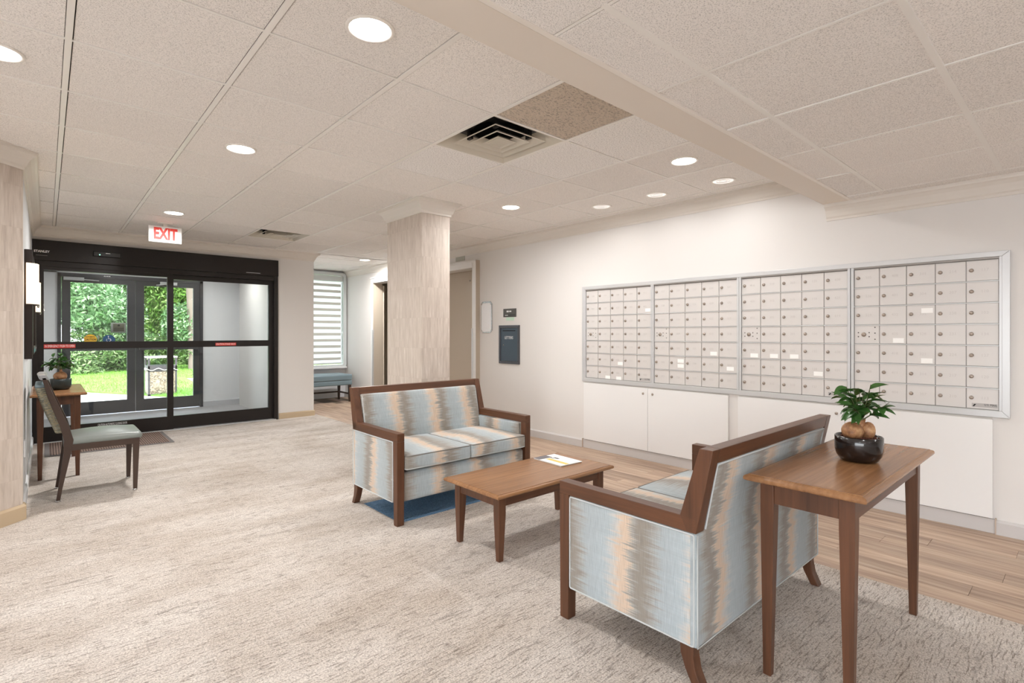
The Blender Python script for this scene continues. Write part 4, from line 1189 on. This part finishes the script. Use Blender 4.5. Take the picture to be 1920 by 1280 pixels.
obj('frame', MB().box(0, 0.045, 5.86, 5.92, 1.10, 1.92).box(0, 0.045, 6.92, 6.98, 1.10, 1.92).box(0, 0.045, 5.92, 6.92, 1.10, 1.16).box(0, 0.045, 5.92, 6.92, 1.86, 1.92), SCOB, mi, 0.003)
obj('mirror_glass', MB().box(0.005, 0.02, 5.92, 6.92, 1.16, 1.86), MIRR, mi)
obj('glass_edge', MB().box(0.046, 0.052, 5.88, 6.96, 1.12, 1.15), CHARC, mi)
tag(obj('wall_outlet', MB().box(-0.12, -0.113, 5.235, 5.305, 0.37, 0.49), FROST, None, 0.001), 'white outlet plate low on the left wall beside the pier', 'outlet')

# ------------------------------------------------------------------ furniture
def taper_leg(x, y, h, t, b, sx=1, sy=1, z0=0.0):
    """square leg flush to outer corner (x,y); inner faces taper"""
    top = [(x,y,h),(x+sx*t,y,h),(x+sx*t,y+sy*t,h),(x,y+sy*t,h)]
    ox = sx*(t-b)*0.35; oy = sy*(t-b)*0.35
    bot = [(x+ox,y+oy,z0),(x+ox+sx*b,y+oy,z0),(x+ox+sx*b,y+oy+sy*b,z0),(x+ox,y+oy+sy*b,z0)]
    mid = [(x,y,h-0.11),(x+sx*t,y,h-0.11),(x+sx*t,y+sy*t,h-0.11),(x,y+sy*t,h-0.11)]
    if sx*sy < 0: top.reverse(); bot.reverse(); mid.reverse()
    m_ = MB(); m_.add(bot+mid+top, [(3,2,1,0),(8,9,10,11)] + [(k,(k+1)%4,4+(k+1)%4,4+k) for k in range(4)] + [(4+k,4+(k+1)%4,8+(k+1)%4,8+k) for k in range(4)])
    return m_
def table(name, label, cat, L_, W_, H, loc, rotz=0, leg_t=0.048, leg_b=0.028, apron=0.078, inset=0.045, top_t=0.026):
    t = thing(name, label, cat, loc, rotz)
    hx, hy = L_/2, W_/2
    # top with a stepped ogee edge: rings of a rectangle
    prof = [(-0.018, -top_t), (-0.008, -top_t+0.0005), (-0.003, -top_t+0.003), (-0.0005, -top_t+0.007), (0.0, -top_t+0.011), (-0.001, -0.010), (-0.004, -0.006), (-0.009, -0.0035), (-0.014, -0.0025), (-0.0145, -0.0005), (-0.016, 0.0)]
    v = []; f = []
    for o_, h_ in prof:
        v += [(-hx-o_*-1, -hy-o_*-1, H+h_), (hx+o_, -hy-o_, H+h_), (hx+o_, hy+o_, H+h_), (-hx-o_, hy+o_, H+h_)]
    v = []
    for o_, h_ in prof:
        v += [(-hx-o_, -hy-o_, H+h_), (hx+o_, -hy-o_, H+h_), (hx+o_, hy+o_, H+h_), (-hx-o_, hy+o_, H+h_)]
    m_ = len(prof)
    for i in range(m_-1):
        for k in range(4): f.append((i*4+k, i*4+(k+1)%4, (i+1)*4+(k+1)%4, (i+1)*4+k))
    f.append((3,2,1,0)); f.append(tuple((m_-1)*4+k for k in range(4)))
    obj('table_top', MB().add(v, f), TOPX, t)
    gx, gy, gw = hx-0.022, hy-0.022, 0.0012
    obj('edge_line', MB().box(-gx, gx, -gy-gw, -gy, H-0.001, H+0.0002).box(-gx, gx, gy, gy+gw, H-0.001, H+0.0002).box(-gx-gw, -gx, -gy-gw, gy+gw, H-0.001, H+0.0002).box(gx, gx+gw, -gy-gw, gy+gw, H-0.001, H+0.0002), WALNUT, t)
    ax, ay = hx-inset, hy-inset
    for sx_ in (-1, 1):
        for sy_ in (-1, 1):
            obj('leg', taper_leg(sx_*ax, sy_*ay, H-top_t, leg_t, leg_b, -sx_, -sy_), WALNUT, t, 0.002)
    z1_ = H-top_t; z0_ = z1_-apron; s_ = 0.006
    for sy_ in (-1, 1): obj('apron', MB().box(-ax+leg_t, ax-leg_t, sy_*(ay-s_), sy_*(ay-s_-0.02), z0_, z1_), WALNUTX, t, 0.001)
    for sx_ in (-1, 1): obj('apron', MB().box(sx_*(ax-s_), sx_*(ax-s_-0.02), -ay+leg_t, ay-leg_t, z0_, z1_), WALNUT, t, 0.001)
    return t
table('end_table', 'tall walnut side table behind the near loveseat holding a potted ficus', 'table', 1.055, 0.398, 0.75, (2.484, 0.686, 0), 0)
table('coffee_table', 'low walnut coffee table between the two loveseats', 'table', 1.02, 0.52, 0.395, (2.335, 2.415, 0), 0, 0.05, 0.030, 0.062, 0.05)
table('console_table', 'walnut console table against the left wall by the entrance', 'table', 1.10, 0.385, 0.75, (0.088, 6.60, 0), PI/2)

def loop_rr(x0, x1, y0, y1, r, fn, n=5):
    return [fn(p) for p in rr_poly(x0, x1, y0, y1, r, n)]
def loveseat(label, loc, rotz):
    t = thing('loveseat', label, 'sofa', loc, rotz, 'pair of matching loveseats')
    W_ = 1.215; P = 0.055; AZ = 0.612; RZ = 0.557; BB = 0.145
    for s_ in (0, 1):
        X0 = s_*(W_-P); X1 = X0+P
        xo = X0 if s_ == 0 else X1; xi = X1 if s_ == 0 else X0; sg_ = 1 if s_ == 0 else -1
        # front post is also the front leg, slight taper at the foot
        obj('leg', MB().hexa([(X0+.002,0.002,0),(X1-.002,0.002,0),(X1-.002,P-.006,0),(X0+.002,P-.006,0)], [(X0,0,RZ),(X1,0,RZ),(X1,P,RZ),(X0,P,RZ)]), WALNUT, t, 0.002)
        obj('arm_rail', MB().box(X0, X1, 0, 0.664, RZ, AZ), wood_arm, t, 0.0025)
        # leaning back post
        obj('back_post', MB().prism([(0.600,AZ),(0.625,RZ+.001),(0.664,RZ+.001),(0.728,0.866),(0.676,0.866)], 'x', X0, X1), WALNUT, t, 0.0025)
        # upholstered side
        side = MB(); side.rbox(min(xo+sg_*0.002, xi), max(xo+sg_*0.002, xi), P-0.002, 0.645, BB, RZ-0.001, 0.010, 5)
        sp_ = obj('side_panel', side, IKY, t)
        xx = xo + sg_*0.0015
        obj('piping', MB().tube(loop_rr(P+0.006, 0.655, BB+0.004, RZ-0.006, 0.008, lambda p: (xx, p[0], p[1]), 3), 0.0035, 6, True), PIPE, sp_)
        # inner arm pad
        ip = obj('arm_pad', MB().rbox(min(xi, xi+sg_*0.022), max(xi, xi+sg_*0.022), P+0.004, 0.60, 0.40, RZ-0.006, 0.009, 6, (0.004,0,0)), IKY, t)
        # rear leg, splayed and curved
        m_ = MB(); lx0 = X0 + (0.003 if s_ == 0 else 0.006); lx1 = lx0+0.046
        secs = [(BB+0.01, 0.598, 0.652), (0.11, 0.600, 0.651), (0.06, 0.618, 0.660), (0.0, 0.650, 0.688)]
        v = []; f = []
        for z_, y0_, y1_ in secs: v += [(lx0,y0_,z_),(lx1,y0_,z_),(lx1,y1_,z_),(lx0,y1_,z_)]
        for i in range(3):
            for k in range(4): f.append((i*4+k, (i+1)*4+k, (i+1)*4+(k+1)%4, i*4+(k+1)%4))
        f += [(0,1,2,3), (15,14,13,12)]
        obj('leg', m_.add(v, f), WALNUT, t, 0.003)
    obj('back_rail', MB().prism([(0.664,0.812),(0.716,0.812),(0.728,0.866),(0.676,0.866)], 'x', P, W_-P), WALNUTX, t, 0.0025)
    # body under the cushions
    obj('seat_base', MB().rbox(P-0.002, W_-P+0.002, 0.022, 0.60, BB, 0.342, 0.020, 8, (0,0.010,0)), IKX, t)
    # rear upholstery: vertical below, leaning above
    obj('back_apron', MB().rbox(0.002, W_-0.002, 0.636, 0.6665, BB, RZ-0.001, 0.008, 6), IKX, t)
    rp = MB().rbox(P, W_-P, -0.018, 0.018, 0, 1, 0.012, 8)
    def yb_(z): return 0.642 if z < RZ else 0.642 + (z-RZ)*(0.058/0.30)
    rp.v = [(x_, y_ + yb_(RZ-0.02 + z_*(0.832-RZ)) + 0.004, RZ-0.02 + z_*(0.832-RZ)) for x_, y_, z_ in rp.v]
    bk = obj('back_panel', rp, IKX, t)
    def bo(p):
        return (p[0], yb_(p[1])+0.024, p[1])
    ppts = []
    for x_ in (P+0.006, W_-P-0.006): pass
    lp = [bo((P+0.006, RZ+0.004+(0.80-RZ)*k/8)) for k in range(9)] + [bo((W_-P-0.006, 0.806-(0.80-RZ)*k/8)) for k in range(9)]
    obj('piping', MB().tube(lp, 0.0035, 6), PIPE, bk)
    lp = [(0.004, 0.668, RZ-0.004), (0.004, 0.668, BB+0.004), (W_-0.004, 0.668, BB+0.004), (W_-0.004, 0.668, RZ-0.004)]
    lp = [Vector(lp[0]).lerp(Vector(lp[1]), k/4) for k in range(5)] + [Vector(lp[1]).lerp(Vector(lp[2]), k/8) for k in range(1, 9)] + [Vector(lp[2]).lerp(Vector(lp[3]), k/4) for k in range(1, 5)]
    obj('piping', MB().tube(lp, 0.003, 6), PIPE, bk)
    # front backrest cushion
    fb = MB().rbox(P+0.004, W_-P-0.004, -0.030, 0.030, 0, 1, 0.022, 10, (0, 0.010, 0))
    fb.v = [(x_, y_ + 0.590 + z_*0.082, 0.43 + z_*(0.815-0.43)) for x_, y_, z_ in fb.v]
    fbo = obj('backrest', fb, IKX, t)
    lp = [(p[0], 0.590-0.023 + (p[1]-0.43)/0.385*0.082, p[1]) for p in rr_poly(P+0.012, W_-P-0.012, 0.44, 0.805, 0.018, 4)]
    obj('piping', MB().tube(lp, 0.0035, 6, True), PIPE, fbo)
    # two seat cushions
    mid = W_/2
    for (x0_, x1_) in ((P+0.006, mid-0.002), (mid+0.002, W_-P-0.006)):
        z0_, z1_ = 0.360, 0.462
        cu_ = obj('seat_cushion', MB().rbox(x0_, x1_, -0.012, 0.590, z0_, z1_, 0.020, 10, (0.0, 0.006, 0.020)), IKX, t)
        for zz in (z0_+0.010, z1_-0.006):
            lp = []
            for p in rr_poly(x0_+0.003, x1_-0.003, -0.010, 0.586, 0.020, 4):
                u_ = abs(2*(p[0]-x0_)/(x1_-x0_)-1); u2_ = abs(2*(p[1]+0.012)/0.602-1)
                lp.append((p[0], p[1]-(0.004*(1-u_**2.6) if p[1] < 0.1 else 0), zz))
            obj('piping', MB().tube(lp, 0.0036, 6, True), PIPE if zz < 0.4 else PIPED, cu_)
    return t
wood_arm = wood_mat('walnut_arm', rgb(68,41,26), rgb(104,66,43), 1, 0.38)
PIPED = plain('dark_piping', rgb(120,116,110), 0.8)
lsA = loveseat('far loveseat facing the camera, in blue, peach and taupe ikat', (1.725, 3.065, 0), 0)
lsB = copy_tree(lsA); lsB.location = (2.948, 1.616, 0); lsB.rotation_euler = (0,0,PI)
lsB['label'] = 'near loveseat seen from behind, beside the tall side table'

# side chair
ch = thing('side_chair', 'dark wooden side chair with grey-green seat and tweed back near the left wall', 'chair', (0.31, 5.48, 0), 0)
for sy_ in (-1, 1):
    yo = sy_*0.252; yi = sy_*(0.252-0.030)
    m_ = MB().hexa([(0.222,min(yo,yi)+.003,0.012),(0.250,min(yo,yi)+.003,0.012),(0.250,max(yo,yi)-.003,0.012),(0.222,max(yo,yi)-.003,0.012)],
                   [(0.220,min(yo,yi),0.425),(0.266,min(yo,yi),0.425),(0.266,max(yo,yi),0.425),(0.220,max(yo,yi),0.425)])
    obj('leg', m_, CHAIRWOOD, ch, 0.002)
    pts_f = [(-0.228,0.012),(-0.215,0.10),(-0.165,0.36),(-0.150,0.46),(-0.175,0.56),(-0.262,0.80),(-0.308,0.945),(-0.332,0.945),(-0.300,0.80),(-0.232,0.58),(-0.206,0.46),(-0.210,0.36),(-0.240,0.10),(-0.252,0.012)]
    obj('leg', MB().prism(pts_f, 'y', min(yo,yi), max(yo,yi)), CHAIRWOOD, ch, 0.002)
    for fx in (0.236, -0.240):
        obj('foot_glide', MB().lathe([(0.001,0),(0.017,0),(0.017,0.006),(0.011,0.014),(0.001,0.014)], (fx, (yo+yi)/2, 0), 12), CHROME, ch)
    obj('side_rail', MB().box(-0.19, 0.222, yo-sy_*0.002, yo-sy_*0.022, 0.378, 0.425), CHAIRWOOD, ch, 0.002)
obj('front_rail', MB().box(0.240, 0.262, -0.225, 0.225, 0.378, 0.425), CHAIRWOOD, ch, 0.002)
obj('back_rail', MB().box(-0.205, -0.180, -0.225, 0.225, 0.378, 0.425), CHAIRWOOD, ch, 0.002)
seat = MB().rbox(-0.205, 0.285, -0.250, 0.250, 0.415, 0.468, 0.024, 10, (0.004, 0.0, 0.032))
obj('seat', seat, CHAIRSEAT, ch)
bkp = MB().rbox(-0.040, 0.022, -0.222, 0.222, 0, 1, 0.016, 8, (0.012,0,0))
bkp.v = [(x_ - 0.215 - (z_)*0.118 , y_, 0.515 + z_*0.355) for x_, y_, z_ in bkp.v]
obj('backrest', bkp, TWEED, ch)
obj('backrest_cap', MB().rbox(-0.372, -0.302, -0.224, 0.224, 0.868, 0.892, 0.010, 6), BLUEFAB, ch)
crp = []
rail = MB()
NK = 12; v = []; f = []
for k in range(NK+1):
    yy = -0.252 + 0.504*k/NK; bow = -0.012*(1-(2*k/NK-1)**2)
    for (dx_, dz_) in ((-0.338, 0.928), (-0.296, 0.928), (-0.306, 0.966), (-0.350, 0.966)): v.append((dx_+bow, yy, dz_))
for k in range(NK):
    for q in range(4): f.append((k*4+q, k*4+(q+1)%4, (k+1)*4+(q+1)%4, (k+1)*4+q))
f += [(3,2,1,0), (NK*4, NK*4+1, NK*4+2, NK*4+3)]
obj('crest_rail', rail.add(v, f), SHEENWOOD, ch, 0.004)

# bench under the window
bn = thing('window_bench', 'long teal-grey upholstered bench on dark wooden legs under the blind', 'bench', (3.70, 9.60, 0), 0)
obj('seat', MB().rbox(-0.545, 0.600, -0.29, 0.27, 0.40, 0.515, 0.025, 10, (0,0,0.010)), BLUEFAB, bn)
obj('seat_band', MB().rbox(-0.545, 0.600, -0.285, 0.265, 0.315, 0.405, 0.020, 8), BLUEFAB, bn)
for x_ in (-0.50, 0.545):
    for y_ in (-0.26, 0.22):
        obj('leg', MB().hexa([(x_,y_,0),(x_+.032,y_,0),(x_+.032,y_+.032,0),(x_,y_+.032,0)], [(x_-.004,y_-.004,.32),(x_+.044,y_-.004,.32),(x_+.044,y_+.044,.32),(x_-.004,y_+.044,.32)]), CHAIRWOOD, bn, 0.002)
obj('stretcher', MB().box(-0.47, 0.55, 0.225, 0.245, 0.135, 0.165), CHAIRWOOD, bn, 0.002)
obj('stretcher', MB().box(0.550, 0.570, -0.23, 0.225, 0.135, 0.165).box(-0.495, -0.475, -0.23, 0.225, 0.135, 0.165), CHAIRWOOD, bn, 0.002)

# door mat
dmt = thing('door_mat', 'brown ribbed entrance mat in front of the sliding doors', 'mat', (0, 0, 0.0))
obj('pile', MB().box(0.03, 1.09, 7.255, 8.075, 0.0, 0.010), MATM, dmt)
obj('border', MB().box(-0.01, 1.13, 7.215, 7.255, 0, 0.007).box(-0.01, 1.13, 8.075, 8.095, 0, 0.007).box(-0.01, 0.03, 7.255, 8.075, 0, 0.007).box(1.09, 1.13, 7.255, 8.075, 0, 0.007), plain('grey_rubber_border', rgb(112,106,104), 0.8), dmt, 0.002)

# brochures on the coffee table
def brochure():
    t = thing('brochure', 'printed brochure with a yellow band on the coffee table', 'brochure', (2.645, 2.485, 0.395), math.radians(-3))
    obj('pages', MB().box(-0.098, 0.098, -0.135, 0.135, 0.0005, 0.007), plain('page_edge', rgb(206,202,196), 0.7), t)
    obj('cover', MB().add([(-0.10,-0.14,0.0085),(0.10,-0.14,0.0078),(0.10,0.14,0.0078),(-0.10,0.14,0.0085),(-0.10,-0.14,0.0075),(0.10,-0.14,0.0070),(0.10,0.14,0.0070),(-0.10,0.14,0.0075)], [(0,1,2,3),(7,6,5,4),(0,4,5,1),(1,5,6,2),(2,6,7,3),(3,7,4,0)]), PAPER, t)
    zt = 0.0088
    obj('yellow_band', MB().box(-0.055, -0.020, -0.135, 0.06, zt, zt+0.0003), plain('yellow_ink', rgb(226,196,110), 0.6), t)
    obj('photo_block', MB().box(-0.10, 0.02, 0.075, 0.14, zt, zt+0.0003), plain('grey_ink', rgb(112,108,112), 0.6, var=0.5), t)
    obj('text_block', MB().box(0.01, 0.03, 0.01, 0.055, zt-0.0004, zt+0.0003).box(-0.005, 0.005, 0.04, 0.07, zt, zt+0.0003), plain('dark_ink', rgb(70,70,76), 0.6), t)
brochure()

# potted ficus
def leaf_mesh(L_, W_, fold):
    v = []; f = []; n_ = 6
    for k in range(n_+1):
        s_ = k/n_; w_ = W_*math.sin(PI*s_**0.85)**0.8*0.5 if 0 < s_ < 1 else 0.0005
        zc_ = -0.35*L_*s_*s_
        v += [(L_*s_, -w_, zc_+fold*w_), (L_*s_, 0, zc_), (L_*s_, w_, zc_+fold*w_)]
    for k in range(n_):
        f += [(k*3, k*3+3, k*3+4, k*3+1), (k*3+1, k*3+4, k*3+5, k*3+2)]
    me = MB().add(v, f, True).mesh('leaf'); me.materials.append(LEAF)
    return me
LM = [leaf_mesh(0.066, 0.037, 0.35), leaf_mesh(0.054, 0.034, 0.25), leaf_mesh(0.074, 0.032, 0.45)]
def blob(mb, c, r, squash=(1,1,1), seg=16, rng=9, wob=0.08, seed=0):
    v = []; f = []
    for i in range(rng+1):
        th = PI*i/rng
        for k in range(seg):
            ph = 2*PI*k/seg
            q = 1 + wob*math.sin(3*ph+seed)*math.sin(2*th+seed) + wob*0.6*math.cos(5*ph+2*seed)*math.sin(th)
            v.append((c[0]+r*squash[0]*q*math.sin(th)*math.cos(ph), c[1]+r*squash[1]*q*math.sin(th)*math.sin(ph), c[2]+r*squash[2]*q*math.cos(th)))
    for i in range(rng):
        for k in range(seg): f.append((i*seg+k, (i+1)*seg+k, (i+1)*seg+(k+1)%seg, i*seg+(k+1)%seg))
    mb.add(v, f, True)
def ficus(label, loc, potmat, pot_r, seed, single=False, nleaf=78, spread_=0.125):
    random.seed(seed)
    t = thing('potted_ficus', label, 'potted plant', loc, 0)
    R = pot_r
    obj('pot', MB().lathe([(0.001,0.002),(R*0.62,0.0),(R*0.80,0.006),(R*0.93,0.024),(R*0.995,0.048),(R,0.070),(R,0.100),(R*0.965,0.103),(R*0.93,0.100),(R*0.92,0.080),(R*0.001,0.080)], n=40), potmat, t)
    so = MB()
    so.lathe([(0.0005,0.096),(R*0.5,0.094),(R*0.9,0.088),(R*0.93,0.084)], n=24)
    obj('soil', so, SOIL, t)
    chips = MB()
    for k in range(140):
        a_ = random.random()*2*PI; rr = R*0.86*math.sqrt(random.random()); s_ = random.uniform(0.003, 0.006)
        blob(chips, (rr*math.cos(a_), rr*math.sin(a_), 0.095), s_, (1.2,0.8,0.6), 5, 3, 0.1, k)
    oc = obj('bark_chips', chips, SOIL, t); oc['kind'] = 'stuff'
    rt = MB()
    # right / up directions as seen from the camera: x axis of view ~ (0.745,-0.667)
    rx, ry = 0.745, -0.667
    if not single:
        blob(rt, (-0.026*rx, -0.026*ry, 0.122), 0.040, (1.12,1.0,0.92), seed=1)
        blob(rt, (0.038*rx, 0.038*ry, 0.120), 0.029, (0.85,0.9,1.35), seed=3)
        rt.tube([(0.004,0.0,0.09),(0.008*rx,0.01,0.12),(0.014*rx,0.014*ry,0.148),(0.02*rx,0.02*ry,0.175)], [0.016,0.012,0.010,0.008], 8)
        rt.tube([(-0.02*rx,-0.02*ry,0.13),(0.0,0.0,0.15),(0.012*rx,0.012*ry,0.165)], [0.016,0.010,0.006], 8)
    else:
        blob(rt, (0,0,0.125), 0.050, (1.0,1.0,0.90), seed=2)
        rt.tube([(0,0,0.15),(0.002,0,0.17),(0.0,0.0,0.19)], [0.02,0.012,0.009], 8)
    obj('swollen_root', rt, BULB, t)
    stems = MB(); tips = []
    base = Vector((0.012*rx, 0.012*ry, 0.165)) if not single else Vector((0,0,0.185))
    nb = 11
    for k in range(nb):
        a_ = 2*PI*k/nb + random.uniform(-.3,.3); el = random.uniform(0.35, 1.35)
        L_ = random.uniform(0.075, spread_)*(0.75+0.65*math.sin(el))
        d = Vector((math.cos(a_)*math.cos(el), math.sin(a_)*math.cos(el), math.sin(el)))
        p1 = base + d*L_*0.5 + Vector((0,0,0.008)); p2 = base + d*L_ + Vector((0,0,0.02))
        stems.tube([base, p1, p2], [0.0028, 0.002, 0.0012], 5)
        tips.append((base, p1, p2))
    obj('stems', stems, plain('green_brown_stem', rgb(78,84,48), 0.6), t)
    for k in range(nleaf):
        b0, p1, p2 = tips[k % nb]
        s_ = random.uniform(0.25, 1.0)
        p = (b0.lerp(p1, s_*2) if s_ < 0.5 else p1.lerp(p2, s_*2-1))
        dirv = (p2-b0); yaw_ = math.atan2(dirv.y, dirv.x) + random.uniform(-1.3, 1.3)
        pitch = random.uniform(-0.95, 0.55)
        l_ = link('leaf', LM[k % 3], None, t, tuple(p), (random.uniform(-.5,.5), pitch, yaw_))
        q = random.uniform(0.75, 1.05); l_.scale = (q, q, q)
    return t
ficus('ficus bonsai with glossy leaves and swollen roots on the tall side table', (2.515, 0.655, 0.75), POT, 0.086, 11)
ficus('smaller-leaved ficus bonsai in a dark pot on the console table', (0.105, 6.49, 0.75), TERRA, 0.080, 5, True, 95, 0.11)
